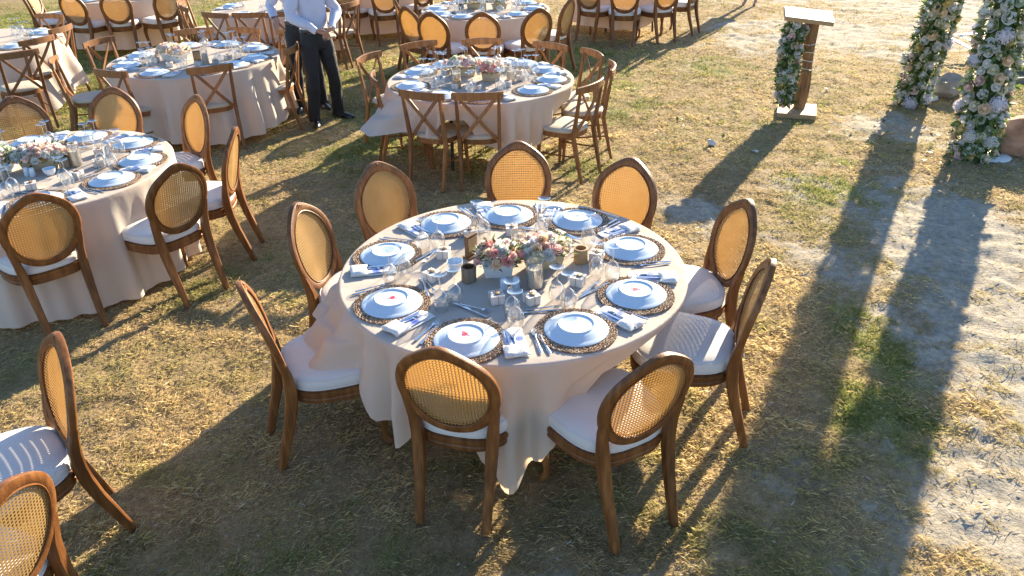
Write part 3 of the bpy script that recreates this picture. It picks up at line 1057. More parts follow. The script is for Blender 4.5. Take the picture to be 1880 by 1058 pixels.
for (bx, by_, turn, lab) in [
        (-3.89, 10.72, 0, 'crossback chair at front left of the far table behind the men'),
        (-3.41, 10.66, 0, 'crossback chair at the front of the far table behind the men'),
        (-2.95, 10.70, 0, 'crossback chair partly hidden by the man, far table front right'),
        (-2.15, 11.40, 0, 'crossback chair right of the man, taller of two'),
        (-2.40, 11.02, 0, 'crossback chair just right of the man, half hidden by his arm'),
        (-4.52, 11.35, 0, 'edge-on crossback chair left of the far table, nearest of three'),
        (-4.66, 11.62, 0, 'edge-on crossback chair left of the far table, middle of three'),
        (-4.78, 11.95, 0, 'edge-on crossback chair left of the far table, farthest of three')]:
    chair_at('cross', 'T8', bx, by_, lab, G8, turn)
G7 = 'crossback chairs around the far left table'
for (bx, by_, turn, lab) in [
        (-5.46, 9.30, 0, 'crossback chair right of the far left table, seat against the cloth'),
        (-5.52, 10.00, -20, 'crossback chair standing alone with a bowed back, far left'),
        (-5.30, 8.55, 0, 'crossback chair cut by the left edge, front of the far left table'),
        (-6.15, 10.95, 0, 'crossback chair behind the far left table')]:
    chair_at('cross', 'T7', bx, by_, lab, G7, turn)
G6 = 'cane-back chairs around the far top left table'
for (bx, by_, turn, lab) in [
        (-6.55, 12.22, 0, 'cane-back chair in front of the far top left table, left of three'),
        (-5.90, 12.28, 0, 'cane-back chair in front of the far top left table, middle of three'),
        (-5.20, 12.55, 0, 'cane-back chair at the right of the far top left table'),
        (-7.55, 12.72, 0, 'cane-back chair left of the far top left table, nearer of two'),
        (-7.75, 13.30, 0, 'cane-back chair left of the far top left table, farther of two')]:
    chair_at('cane', 'T6', bx, by_, lab, G6, turn)
G9 = 'cane-back chairs around the far right table'
for (bx, by_, turn, lab) in [
        (1.25, 12.68, 0, 'cane-back chair at the top edge, left of four by the far right table'),
        (1.80, 12.24, 0, 'cane-back chair at the top edge, second of four by the far right table'),
        (2.52, 12.46, 0, 'cane-back chair at the top edge, third of four by the far right table'),
        (3.12, 13.06, 0, 'cane-back chair at the top edge, closest to the open sand')]:
    chair_at('cane', 'T9', bx, by_, lab, G9, turn)
G10 = 'cane-back chairs around the far table right of the man'
for (bx, by_, turn, lab) in [
        (-2.58, 13.00, 0, 'cane-back chair at the top edge, nearest the man'),
        (-1.88, 12.72, 0, 'cane-back chair at the top edge, second right of the man'),
        (-1.28, 13.30, 0, 'cane-back chair at the top edge, third right of the man')]:
    chair_at('cane', 'T10', bx, by_, lab, G10, turn)
GB = 'cane-back chairs in the near left corner'
chair_at('cane', 'T1', -1.86, 2.64, 'cane-back chair with sunlit white seat in the near left corner', GB, face=math.radians(222))
chair_at('cane', 'T1', -1.60, 1.78, 'cane-back chair cut by the bottom left corner, only its back showing', GB, face=math.radians(170))


# ------------------------------------------------------------------ tableware
def make_mat():
    root = empty('placemat')
    mb = MB()
    mb.lathe([(0, 0.0), (0.186, 0.0), (0.188, 0.002), (0, 0.003)], 48)
    mb.col = None
    base = mb.build('base', M['twine'], root)
    mb = MB()
    pal = [(0.33, 0.21, 0.13), (0.41, 0.28, 0.19), (0.49, 0.36, 0.25), (0.25, 0.155, 0.095), (0.54, 0.42, 0.31)]
    r_ = random.Random(4)
    r = 0.128
    while r < 0.194:
        n = int(2 * PI * r / 0.0125)
        for k in range(n):
            w = 2 * PI * (k + r_.random() * 0.4) / n
            rot = Matrix.Rotation(w + PI / 2 + (0.6 if k % 2 else -0.6) + r_.uniform(-0.2, 0.2), 3, 'Z')
            mb.col = r_.choice(pal)
            mb.ball((r * math.cos(w), r * math.sin(w), 0.0035 + r_.random() * 0.002), 0.0062, 5, 3, (1.45, 0.75, 0.72), rot)
        r += 0.0110
    o = mb.build('braid', M['seagrass'], root)
    o['kind'] = 'stuff'
    return root


def make_plate(stamp):
    def f():
        root = empty('plate')
        mb = MB()
        mb.lathe([(0.138, 0.0), (0.1455, 0.0015), (0.1465, 0.0045), (0.143, 0.0068), (0.128, 0.0090), (0.120, 0.0120), (0.100, 0.0225), (0.0905, 0.0265), (0.0850, 0.0275), (0.0825, 0.0315), (0.0800, 0.0335), (0.0775, 0.0325), (0.0755, 0.0290), (0.072, 0.0282), (0.0, 0.0290)], 64)
        o = mb.build('body', M['china'], root, angle=60)
        mb = MB()
        if stamp == 'red':
            pts = []
            for i in range(22):
                t = 2 * PI * i / 22
                r = 0.0125 * (1 + 0.07 * math.cos(3 * t + 0.6) + 0.06 * math.sin(5 * t))
                pts.append((r * 1.15 * math.cos(t) + 0.004, r * math.sin(t) - 0.004, 0.0298))
            mb.add(pts, [tuple(range(22))])
            mb.box((-0.006, 0.013, 0.0298), (0.004, 0.010, 0.0006), Matrix.Rotation(0.5, 3, 'Z'))
            for k in range(3):
                mb.box((0.0, -0.020 - 0.004 * k, 0.0296), (0.018 - 0.005 * k, 0.0014, 0.0005))
            mb.build('stamp', M['stamp_red'], root, False)
        elif stamp == 'green':
            pts = [(0.013 * math.cos(2 * PI * i / 18), 0.008 * math.sin(2 * PI * i / 18), 0.0298) for i in range(18)]
            mb.add(pts, [tuple(range(18))])
            mb.build('stamp', M['stamp_green'], root, False)
        else:
            pts = [(0.006 * math.cos(2 * PI * i / 14) * (1 + .2 * math.cos(6 * PI * i / 14)), 0.006 * math.sin(2 * PI * i / 14) + .004, 0.0298) for i in range(14)]
            mb.add(pts, [tuple(range(14))])
            for k in range(3):
                mb.box((0.0, -0.008 - 0.004 * k, 0.0296), (0.014 - 0.004 * k, 0.0014, 0.0005))
            mb.build('stamp', M['stamp_grey'], root, False)
        return root
    return f


def make_glass():
    """wine glass standing upside down on its rim, foot up"""
    root = empty('wine_glass')
    mb = MB()
    mb.lathe([(0.030, 0.0), (0.034, 0.012), (0.0385, 0.032), (0.0405, 0.052), (0.038, 0.074), (0.029, 0.094), (0.014, 0.108), (0.0055, 0.114)], 24)
    mb.build('bowl', M['glass'], root, angle=80)
    mb = MB()
    mb.lathe([(0.0055, 0.114), (0.0038, 0.124), (0.0034, 0.150), (0.0038, 0.176), (0.008, 0.184)], 12)
    mb.build('stem', M['glass'], root, angle=80)
    mb = MB()
    mb.lathe([(0.0, 0.1850), (0.008, 0.1855), (0.022, 0.1890), (0.0335, 0.1920), (0.0355, 0.1932), (0.0340, 0.1940)], 24)
    mb.build('foot', M['glass'], root, angle=60)
    return root


def cutlery(kind):
    mb = MB()
    if kind in ('fork', 'fork_small'):
        k = 1.0 if kind == 'fork' else 0.85
        mb.tube([(0, -0.10 * k, 0.004), (0, -0.085 * k, 0.0035), (0, -0.03 * k, 0.0045), (0, 0.03 * k, 0.0055), (0, 0.045 * k, 0.006)], [(0.0015, 0.0075), (0.0017, 0.0085), (0.0018, 0.0055), (0.0018, 0.0035), (0.0018, 0.006)], 8, ref=(0, 0, 1))
        mb.tube([(0, 0.043 * k, 0.006), (0, 0.058 * k, 0.0045)], [(0.0012, 0.0085), (0.0012, 0.0115)], 6, ref=(0, 0, 1))
        for i in range(4):
            x = (-1.5 + i) * 0.0060
            mb.tube([(x, 0.057 * k, 0.0045), (x, 0.078 * k, 0.0035), (x * 0.95, 0.098 * k, 0.0065)], [0.0017, 0.0015, 0.0009], 5)
    elif kind == 'knife':
        mb.tube([(0, -0.105, 0.004), (0, -0.09, 0.004), (0, -0.02, 0.004), (0, -0.005, 0.004)], [(0.003, 0.007), (0.0035, 0.008), (0.003, 0.006), (0.0022, 0.005)], 8, ref=(0, 0, 1))
        mb.tube([(0, -0.006, 0.004), (0.0015, 0.02, 0.004), (0.001, 0.07, 0.004), (-0.003, 0.098, 0.004), (-0.007, 0.108, 0.004)], [(0.0009, 0.0055), (0.0009, 0.0085), (0.0009, 0.009), (0.0008, 0.006), (0.0006, 0.002)], 6, ref=(0, 0, 1))
    else:
        mb.tube([(0, -0.09, 0.004), (0, -0.07, 0.004), (0, 0.0, 0.005), (0, 0.04, 0.006)], [(0.0015, 0.007), (0.0017, 0.0075), (0.0018, 0.004), (0.0018, 0.0035)], 8, ref=(0, 0, 1))
        mb.ball((0, 0.062, 0.006), 0.016, 10, 6, (0.95, 1.5, 0.25))
    return mb


def make_cutlery(kind):
    def f():
        nm = {'fork': 'fork', 'fork_small': 'dessert_fork', 'knife': 'knife', 'spoon': 'spoon'}[kind]
        return cutlery(kind).build(nm, M['steel'])
    return f


def puff(mb, w, l, z0, z1, y0=0.0, seed=0, n=8, m=12, sag=0.002):
    """a softly folded cloth slab of w by l"""
    r_ = random.Random(seed)
    top, bot = [], []
    for i in range(m + 1):
        rt, rb = [], []
        for j in range(n + 1):
            u, v = j / n * 2 - 1, i / m * 2 - 1
            e = (1 - abs(u) ** 6) * (1 - abs(v) ** 6)
            x = u * w / 2 * (1 + 0.02 * math.sin(5 * v + seed))
            y = y0 + v * l / 2 + 0.004 * math.sin(3 * u + seed)
            rt.append((x, y, z0 + (z1 - z0) * (0.35 + 0.65 * e) + sag * math.sin(4 * u + 3 * v + seed) * e))
            rb.append((x, y, z0))
        top.append(rt)
        bot.append(rb)
    mb.grid(top)
    mb.grid([list(reversed(r)) for r in bot])
    ring_t = [top[0][j] for j in range(n + 1)] + [top[i][n] for i in range(1, m + 1)] + [top[m][j] for j in range(n - 1, -1, -1)] + [top[i][0] for i in range(m - 1, 0, -1)]
    ring_b = [(p[0], p[1], z0) for p in ring_t]
    k = len(ring_t)
    mb.add(ring_t + ring_b, [(i, k + i, k + (i + 1) % k, (i + 1) % k) for i in range(k)])


def make_napkin(seed):
    def f():
        # +Y points to the table centre; the pocket lies at the outer end
        root = empty('napkin')
        mb = MB()
        puff(mb, 0.105, 0.235, 0.0, 0.009, 0.0, seed)
        mb.build('fold', M['napkin'], root, angle=60)
        mb = MB()
        puff(mb, 0.110, 0.088, 0.0085, 0.022, -0.078, seed + 5)
        mb.build('pocket', M['napkin'], root, angle=60)
        mb = MB()
        mb.box((0.004, 0.012, 0.0112), (0.078, 0.125, 0.001), Matrix.Rotation(0.05, 3, 'Z'))
        mb.build('menu_card', M['card'], root, False)
        for dx, kd, nm in ((-0.022, 'knife', 'knife'), (0.002, 'fork_small', 'fork')):
            mb = cutlery(kd)
            mb.v = [(p[0] + dx, p[1] - 0.02, p[2] + 0.0095) for p in mb.v]
            mb.build(nm, M['steel'], root)
        return root
    return f


def make_box():
    root = empty('favour_box')
    mb = MB()
    mb.box((0, 0, 0.021), (0.064, 0.064, 0.042))
    mb.build('carton', M['box'], root, False)
    mb = MB()
    mb.box((0, 0, 0.0425), (0.067, 0.067, 0.011))
    mb.build('lid', M['box'], root, False)
    mb = MB()
    mb.tube([(-0.0345, 0, 0.001), (-0.0350, 0, 0.049), (0, 0, 0.0492), (0.0350, 0, 0.049), (0.0345, 0, 0.001)], 0.0012, 5)
    mb.tube([(0, -0.0345, 0.001), (0, -0.0350, 0.049), (0, 0, 0.0497), (0, 0.0350, 0.049), (0, 0.0345, 0.001)], 0.0012, 5)
    for s in (-1, 1):
        mb.tube([(0.004, 0.012, 0.049), (0.004 + s * 0.014, 0.022, 0.060), (0.004 + s * 0.020, 0.012, 0.058), (0.004, 0.012, 0.050)], 0.0011, 5)
    mb.build('twine', M['twine'], root)
    mb = MB()
    mb.lathe([(0, 0.055), (0.009, 0.0552), (0.0125, 0.0540), (0.0135, 0.0510), (0.0125, 0.0485), (0, 0.0485)], 16, (0.004, -0.006, 0))
    mb.build('wax_seal', M['seal'], root)
    return root


TT = ZT + 0.001


def polar(tb, r, deg, z=TT):
    c = TABLES[tb]
    w = math.radians(deg)
    return (c[0] + r * math.cos(w), c[1] + r * math.sin(w), z)


def out_rot(deg):
    """rotation that turns local +Y towards the table centre"""
    return math.radians(deg + 180) - PI / 2


STAMPW = {'red': 'red stamp', 'green': 'green stamp', 'grey': 'faint grey stamp'}


def setting(tb, deg, seat, full=True, stamp='grey', r=0.685, dg=None, napdeg=None, glasses=None, box=None, cut=True, mat=True, nap=True, r_=random):
    T = TP[tb]
    j = lambda a: r_.uniform(-a, a)
    at = '%s seat, %s' % (seat, T)
    if mat:
        place('mat', make_mat, polar(tb, r, deg), r_.uniform(0, 6), 'round seagrass placemat, %s' % at, 'placemat', 'seagrass placemats on the ' + T)
    place('plate_' + stamp, make_plate(stamp), polar(tb, r, deg, TT + 0.0065), out_rot(deg) + j(0.9) + PI, 'upturned plate with %s, %s' % (STAMPW[stamp], at), 'plate', 'upturned plates on the ' + T)
    if nap:
        nd_ = napdeg if napdeg is not None else deg + 17
        v = int(r_.random() * 3)
        place('napkin%d' % v, make_napkin(v * 3 + 1), polar(tb, 0.725, nd_, TT + 0.0015), out_rot(nd_) + j(0.18), 'napkin holding a blue card, right of %s plate, %s' % (seat, T), 'napkin', 'folded napkins on the ' + T)
    gl = glasses or [(0.545, deg + 20), (0.465, deg + 21)]
    for k, (gr, gd) in enumerate(gl):
        w = ('outer', 'inner')[k] if len(gl) > 1 else 'single'
        place('glass', make_glass, polar(tb, gr, gd), 0, '%s upturned wine glass, %s seat, %s' % (w, seat, T), 'wine glass', 'upturned wine glasses on the ' + T)
    if cut:
        f0 = deg - 16 if deg is not None else 0
        for k in (0, 1):
            place('fork', make_cutlery('fork'), polar(tb, 0.725 + 0.012 * k, f0 + 2.2 * k, TT + 0.001), out_rot(deg - 10) + j(0.10) + (0.1 * k), '%s fork of two by the %s plate, %s' % (('outer', 'inner')[k], seat, T), 'fork', 'forks on the ' + T)
        q = deg - 6 + j(3)
        place('knife', make_cutlery('knife'), polar(tb, 0.485, q, TT + 0.001), out_rot(deg) + PI / 2.6 + j(0.15), 'table knife lying above the %s plate, %s' % (seat, T), 'knife', 'knives on the ' + T)
        place('dfork', make_cutlery('fork_small'), polar(tb, 0.462, q + 2, TT + 0.003), out_rot(deg) + PI / 2.6 + PI + 0.12 + j(0.1), 'dessert fork crossing the knife above the %s plate, %s' % (seat, T), 'fork', 'dessert forks on the ' + T)
    if box:
        place('box', make_box, polar(tb, box[0], box[1]), r_.uniform(0, 1.5), 'white favour box tied with twine, %s seat, %s' % (seat, T), 'gift box', 'white favour boxes on the ' + T)


for deg, seat, stamp, r, nap, gl, bx in [
        (-148.3, 'front left', 'red', .691, -132, [(.546, -129), (.471, -126.5)], (.433, -162.9)),
        (-107.0, 'front', 'red', .733, -90.2, [(.599, -89.4), (.508, -90.9)], (.371, -102.6)),
        (-66.2, 'front right', 'grey', .695, -48.2, [(.511, -59.7), (.429, -60.8)], (.389, -77.1)),
        (-29.0, 'lower right', 'red', .683, -12.7, [(.530, -19.3), (.444, -16.8)], (.385, -32.4)),
        (14.2, 'upper right', 'grey', .663, 32.8, [(.478, 29.2)], (.449, 7.2)),
        (54.9, 'rear right', 'green', .672, 69.5, [(.488, 67.5), (.375, 63.7)], (.40, 50)),
        (91.7, 'rear', 'grey', .643, 102, [(.467, 114.5), (.387, 113.7)], (.40, 90)),
        (125.3, 'rear left', 'grey', .668, 139.7, [(.529, 156.5), (.461, 151.4)], (.443, 122.8)),
        (167.1, 'left', 'grey', .694, -178.8, [(.638, -165.9), (.561, -170)], (.391, 160.9))]:
    setting('T1', deg, seat, True, stamp, r, None, nap, gl, bx)

for deg, seat in [(-62, 'front'), (-22, 'front right'), (10, 'right'), (48, 'rear right'), (88, 'rear'), (122, 'rear left'), (-100, 'front left'), (165, 'far left')]:
    setting('TC', deg, seat, True, 'grey', .69, box=(.42, deg - 5))
for deg, seat in [(-119, 'front left'), (-88, 'front'), (-160, 'lower left'), (155, 'upper left'), (122, 'rear left'), (90, 'rear'), (52, 'rear right'), (22, 'upper right'), (-10, 'right'), (-45, 'lower right')]:
    setting('T3', deg, seat, True, 'grey', .69, box=(.40, deg - 4), cut=False)
for deg, seat in [(-61, 'front'), (-105, 'front left'), (-155, 'lower left'), (165, 'upper left'), (115, 'rear left'), (76, 'rear'), (36, 'rear right'), (-8, 'right'), (-35, 'front right')]:
    setting('T4', deg, seat, True, 'grey', .69, box=(.40, deg - 4) if deg < 0 else None, cut=False)
for deg, seat in [(-115, 'front left'), (-85, 'front'), (-50, 'front right'), (-150, 'lower left'), (175, 'upper left'), (-10, 'right'), (30, 'upper right'), (120, 'rear left'), (80, 'rear')]:
    setting('T5', deg, seat, True, 'grey', .69, cut=False)
for deg, seat in [(-115, 'front left'), (-80, 'front'), (-45, 'front right'), (-10, 'right'), (170, 'left')]:
    setting('T8', deg, seat, True, 'grey', .69, cut=False)
for deg, seat in [(-70, 'front'), (-30, 'front right'), (5, 'right'), (45, 'rear right')]:
    setting('T7', deg, seat, True, 'grey', .69, cut=False)
for deg, seat in [(-115, 'front left'), (-80, 'front'), (-45, 'front right')]:
    setting('T6', deg, seat, True, 'grey', .69, cut=False, nap=False)


# ------------------------------------------------------------------ flowers
def rose_mesh(name, mat, rings, seed, hi=True):
    """nested scalloped cups round a bud"""
    r_ = random.Random(seed)
    mb = MB()
    cups = [(1.0, .42, 6, 0.02), (0.78, .62, 5, 0.06), (0.52, .76, 5, 0.10), (0.28, .82, 4, 0.14)] if hi else [(1.0, .45, 5, 0.0), (0.66, .72, 4, 0.08)]
    n = 18 if hi else 11
    for R_, H_, sc, base in cups:
        ph = r_.random() * 6
        P = []
        for t, rr, zz in ((0, .25, 0.0), (.4, .78, .35), (.8, .95, .85), (1.0, 1.08, 1.0)):
            row = []
            for k in range(n + 1):
                w = 2 * PI * k / n
                q = math.cos(sc * w + ph)
                r = R_ * rr * (1 + .10 * q * t)
                row.append((r * math.cos(w), r * math.sin(w), base - .30 + H_ * zz + .09 * q * t - (.12 * t * t * R_)))
            P.append(row)
        mb.grid(P)
    mb.ball((0, 0, .30), .26 if hi else .45, 7, 4, (1, 1, .8))
    return mb.mesh(name, mat, True, 60)


ROSE = {}
for nm, m_ in BLOOM.items():
    ROSE[nm] = [rose_mesh('bloom', m_, 4, 3), rose_mesh('bloom', m_, 3, 8, False)]
# hydrangea-like heads of many small florets


def hydrangea_mesh(mat, seed):
    r_ = random.Random(seed)
    mb = MB()
    for i in range(46):
        z = 1 - 1.5 * (i + .5) / 46
        w = i * 2.39996
        n = Vector((math.sqrt(max(0, 1 - z * z)) * math.cos(w), math.sqrt(max(0, 1 - z * z)) * math.sin(w), z))
        q = n.to_track_quat('Z', 'Y')
        for k in range(4):
            a = k * PI / 2 + r_.random()
            p = [Vector((0, 0, -.03)), Vector((.16 * math.cos(a - .6), .16 * math.sin(a - .6), .09)), Vector((.27 * math.cos(a), .27 * math.sin(a), .02)), Vector((.16 * math.cos(a + .6), .16 * math.sin(a + .6), .09))]
            mb.add([q @ v + n * (0.72 + 0.26 * r_.random()) for v in p], [(0, 1, 2, 3)])
    mb.ball((0, 0, 0), .70, 10, 6)
    return mb.mesh('bloom', mat, False)


HYD = [hydrangea_mesh(BLOOM['lilac'], 2), hydrangea_mesh(BLOOM['white'], 5)]


def bloom(parent, me, p, n, s, r_):
    o = link('bloom', me, parent)
    q = Vector(n).to_track_quat('Z', 'Y')
    o.rotation_mode = 'QUATERNION'
    o.rotation_quaternion = q @ Matrix.Rotation(r_.uniform(0, 6), 4, 'Z').to_quaternion()
    o.location = p
    o.scale = (s, s, s)
    return o


GREENS = [(0.075, 0.13, 0.030), (0.11, 0.18, 0.04), (0.16, 0.23, 0.055), (0.055, 0.095, 0.030), (0.20, 0.25, 0.08)]


def leaf(mb, p, d, up, L, W, r_):
    d = Vector(d).normalized()
    s = d.cross(Vector(up))
    if s.length < 1e-3:
        s = d.cross(Vector((1, 0, 0)))
    s.normalize()
    n = s.cross(d)
    mb.col = r_.choice(GREENS)
    p = Vector(p)
    c = r_.uniform(-.15, .2) * L
    mb.add([p, p + d * L * .45 + s * W / 2 + n * .1 * W, p + d * L * .5 + n * c * .3, p + d * L * .45 - s * W / 2 + n * .1 * W, p + d * L - n * c],
           [(0, 1, 2), (0, 2, 3), (1, 4, 2), (2, 4, 3)])


def flower_box(tb, dx, dy, rz, L, W, H, mat, palette, seed, label, small=False, nb=26):
    r_ = random.Random(seed)
    c = TABLES[tb]
    root = empty('flower_arrangement', (c[0] + dx, c[1] + dy, TT), rz)
    tag(root, label, 'flower arrangement', 'flower arrangements on the tables')
    mb = MB()
    k = 0.86
    b = [Vector((sx * L / 2 * k, sy * W / 2 * k, 0)) for sx, sy in ((-1, -1), (1, -1), (1, 1), (-1, 1))]
    t = [Vector((sx * L / 2, sy * W / 2, H)) for sx, sy in ((-1, -1), (1, -1), (1, 1), (-1, 1))]
    ti = [Vector((sx * (L / 2 - .008), sy * (W / 2 - .008), H)) for sx, sy in ((-1, -1), (1, -1), (1, 1), (-1, 1))]
    bi = [Vector((p.x * .95, p.y * .95, H - .02)) for p in ti]
    mb.add(b + t + ti + bi, [(3, 2, 1, 0)] + [(i, (i + 1) % 4, 4 + (i + 1) % 4, 4 + i) for i in range(4)] + [(4 + i, 4 + (i + 1) % 4, 8 + (i + 1) % 4, 8 + i) for i in range(4)] + [(8 + i, 8 + (i + 1) % 4, 12 + (i + 1) % 4, 12 + i) for i in range(4)] + [(12, 13, 14, 15)])
    mb.build('planter', mat, root, False)
    mb = MB()
    for i in range(190 if not small else 70):
        u, v = r_.uniform(-1, 1), r_.uniform(-1, 1)
        p = Vector((u * L * .66, v * W * .95, H + r_.uniform(-.015, .100) * math.sqrt(max(.05, 1 - .8 * (u * u + v * v) / 2))))
        d = Vector((u * .9 + r_.uniform(-.6, .6), v + r_.uniform(-.6, .6), r_.uniform(-.15, .8)))
        leaf(mb, p, d, (0, 0, 1), r_.uniform(.03, .055), r_.uniform(.012, .024), r_)
    for i in range(10):
        a = r_.uniform(0, 6.28)
        p0 = Vector((r_.uniform(-.4, .4) * L, r_.uniform(-.4, .4) * W, H))
        p1 = p0 + Vector((.03 * math.cos(a), .03 * math.sin(a), r_.uniform(.06, .11)))
        mb.col = GREENS[1]
        mb.tube([p0, p1], .0012, 4)
        for q in range(5):
            leaf(mb, p0.lerp(p1, .4 + .15 * q), (math.cos(a + q * 2), math.sin(a + q * 2), .5), (0, 0, 1), .022, .011, r_)
    f = mb.build('foliage', M['leaf'], root, False)
    f['kind'] = 'stuff'
    placed = []
    tries = 0
    while len(placed) < nb and tries < 900:
        tries += 1
        u, v = r_.uniform(-1, 1), r_.uniform(-1, 1)
        if u * u + v * v > 1:
            continue
        h = math.sqrt(max(0, 1 - .75 * (u * u + v * v)))
        p = Vector((u * L * .74, v * W * 1.2, H - .018 + h * .118 + r_.uniform(-.012, .012)))
        s = r_.uniform(.024, .039)
        if any((p - q).length < (s + t_) * .62 for q, t_ in placed):
            continue
        placed.append((p, s))
        nm = r_.choice(palette)
        n = Vector((u * .9, v * .9, .35 + h * .6)) + Vector((r_.uniform(-.2, .2), r_.uniform(-.2, .2), 0))
        bloom(root, ROSE[nm][1 if small else 0], p, n, s, r_)
    return root


PAL1 = ['pink', 'coral', 'white', 'white', 'blush', 'peach', 'coral', 'white', 'pink']
PAL2 = ['white', 'white', 'pale_green', 'blush', 'pink', 'peach', 'lilac', 'white', 'cream']
flower_box('T1', -0.075, -0.085, 0.05, .155, .085, .075, M['planter'], PAL1, 5, 'coral and pink roses in a white planter, left arrangement on the nearest table', nb=26)
flower_box('T1', 0.165, 0.0, 0.55, .20, .10, .060, M['trough'], PAL2, 9, 'white and blush flowers in a wooden trough, right arrangement on the nearest table', nb=34)
flower_box('TC', 0.02, 0.03, 0.25, .25, .12, .065, M['trough'], ['pink', 'blush', 'white', 'blush', 'white', 'white'], 12, 'pink and white roses in a wooden trough on the left edge table', nb=44)
flower_box('TC', -0.25, 0.0, 0.1, .18, .09, .065, M['planter'], ['white', 'blush', 'white', 'pale_green'], 15, 'white roses in a planter cut by the left edge of the photo', nb=26)
flower_box('T3', -0.17, 0.15, -0.1, .26, .10, .07, M['trough'], ['white', 'white', 'pink', 'cream', 'pale_green'], 18, 'white and pink flowers, left arrangement on the middle crossback table', True, 30)
flower_box('T3', 0.10, -0.07, 0.1, .18, .10, .075, M['trough'], ['coral', 'white', 'pink', 'white'], 22, 'coral and white flowers, right arrangement on the middle crossback table', True, 28)
flower_box('T4', -0.19, -0.08, -0.5, .28, .13, .07, M['planter'], ['blush', 'white', 'cream', 'peach', 'blush'], 25, 'blush and white roses on the crossback table left of the man', True, 34)
flower_box('T5', -0.16, 0.05, 0.0, .20, .10, .07, M['trough'], ['white', 'pink', 'blush', 'pale_green'], 28, 'white flowers with a pink bloom, left on the rear middle table', True, 22)
flower_box('T5', 0.20, -0.05, 0.3, .20, .10, .07, M['trough'], ['white', 'pale_green', 'cream', 'pink'], 31, 'white and green flowers, right on the rear middle table', True, 22)
flower_box('T8', 0.28, -0.20, 0.1, .22, .10, .07, M['planter'], ['coral', 'white', 'pink'], 34, 'coral and white flowers on the far table behind the men', True, 24)
flower_box('T7', 0.25, -0.35, 0.1, .22, .10, .07, M['planter'], ['white', 'blush', 'peach'], 37, 'pale flowers on the far left crossback table', True, 20)


# ------------------------------------------------------------------ candles, cups, shakers, blocks
def make_candle():
    root = empty('candle')
    mb = MB()
    mb.lathe([(0, 0.003), (0.0385, 0.003), (0.0405, 0.006), (0.0405, 0.148), (0.0385, 0.148), (0.0385, 0.008), (0, 0.008)], 24)
    mb.build('glass_sleeve', M['glass'], root, angle=50)
    mb = MB()
    mb.lathe([(0, 0.009), (0.0365, 0.009), (0.0365, 0.106), (0.034, 0.110), (0.02, 0.106), (0, 0.105)], 24)
    mb.build('wax', M['wax'], root, angle=50)
    mb = MB()
    mb.tube([(0, 0, 0.104), (0.001, 0, 0.114), (0.003, 0.001, 0.119)], 0.0012, 5)
    mb.build('wick', M['wick'], root)
    return root


def make_cup(mat):
    def f():
        root = empty('log_candle_cup')
        mb = MB()
        mb.lathe([(0, 0), (0.037, 0), (0.0385, 0.004), (0.0375, 0.04), (0.039, 0.078), (0.0375, 0.082)], 20)
        mb.v = [(x * (1 + .03 * math.sin(3 * math.atan2(y, x) + 20 * z)), y * (1 + .03 * math.sin(2 * math.atan2(y, x) + 1)), z) for x, y, z in mb.v]
        mb.build('wall', mat, root, angle=50)
        mb = MB()
        mb.lathe([(0.0375, 0.082), (0.029, 0.083), (0.028, 0.05), (0, 0.05)], 20)
        mb.build('hollow', M['cutwood'] if mat is M['cutwood'] else M['darkwood'], root, angle=40)
        return root
    return f


def make_shaker():
    root = empty('salt_shaker')
    mb = MB()
    mb.lathe([(0, 0), (0.019, 0), (0.021, 0.003), (0.0175, 0.04), (0.0165, 0.052), (0.013, 0.060), (0.006, 0.063), (0, 0.0635)], 18)
    mb.build('body', M['china'], root, angle=60)
    mb = MB()
    for k in range(3):
        w = k * 2.1
        mb.lathe([(0.0012, 0.0636), (0, 0.0637)], 6, (0.004 * math.cos(w), 0.004 * math.sin(w), -0.0004))
    mb.build('holes', M['wick'], root)
    return root


def make_bowl():
    root = empty('small_bowl')
    mb = MB()
    mb.lathe([(0, 0), (0.024, 0), (0.028, 0.004), (0.040, 0.028), (0.0425, 0.048), (0.0405, 0.048), (0.038, 0.030), (0.024, 0.010), (0, 0.008)], 24)
    mb.build('body', M['china'], root, angle=60)
    return root


def make_block():
    root = empty('table_number_block')
    mb = MB()
    mb.box((0, 0, 0.065), (0.075, 0.024, 0.130))
    mb.build('board', M['darkwood'], root, False)
    mb = MB()
    mb.box((0, -0.0135, 0.082), (0.066, 0.003, 0.074))
    mb.build('plaque', M['cutwood'], root, False)
    mb = MB()
    mb.box((0, 0, 0.006), (0.085, 0.05, 0.012))
    mb.build('foot', M['darkwood'], root, False)
    return root


def at1(px, py):
    return (px, py, TT)


place('candle', make_candle, at1(0.114, 3.345), 0, 'cream pillar candle in glass sleeve before the white flowers, nearest table', 'candle', 'candles in glass sleeves')
place('candle', make_candle, at1(0.040, 3.70), 0, 'cream pillar candle behind both flower arrangements, nearest table', 'candle', 'candles in glass sleeves')
place('cup_bark', make_cup(M['bark']), at1(-0.217, 3.43), .4, 'dark bark log cup left of the white planter, nearest table', 'candle cup', 'log candle cups')
place('cup_cut', make_cup(M['cutwood']), at1(0.366, 3.61), 1.4, 'pale wooden cup right of the white flowers, nearest table', 'candle cup', 'log candle cups')
place('bowl', make_bowl, at1(-0.295, 3.56), 0, 'small white bowl behind the bark cup, nearest table', 'bowl', 'small white bowls')
place('block', make_block, at1(-0.215, 3.70), 0.9, 'dark wooden table number block behind the coral roses', 'table sign', 'wooden table number blocks')
place('shaker', make_shaker, at1(-0.041, 3.335), 0, 'left white shaker in front of the white planter, nearest table', 'shaker', 'white shakers')
place('shaker', make_shaker, at1(0.022, 3.345), 0.5, 'right white shaker in front of the white planter, nearest table', 'shaker', 'white shakers')
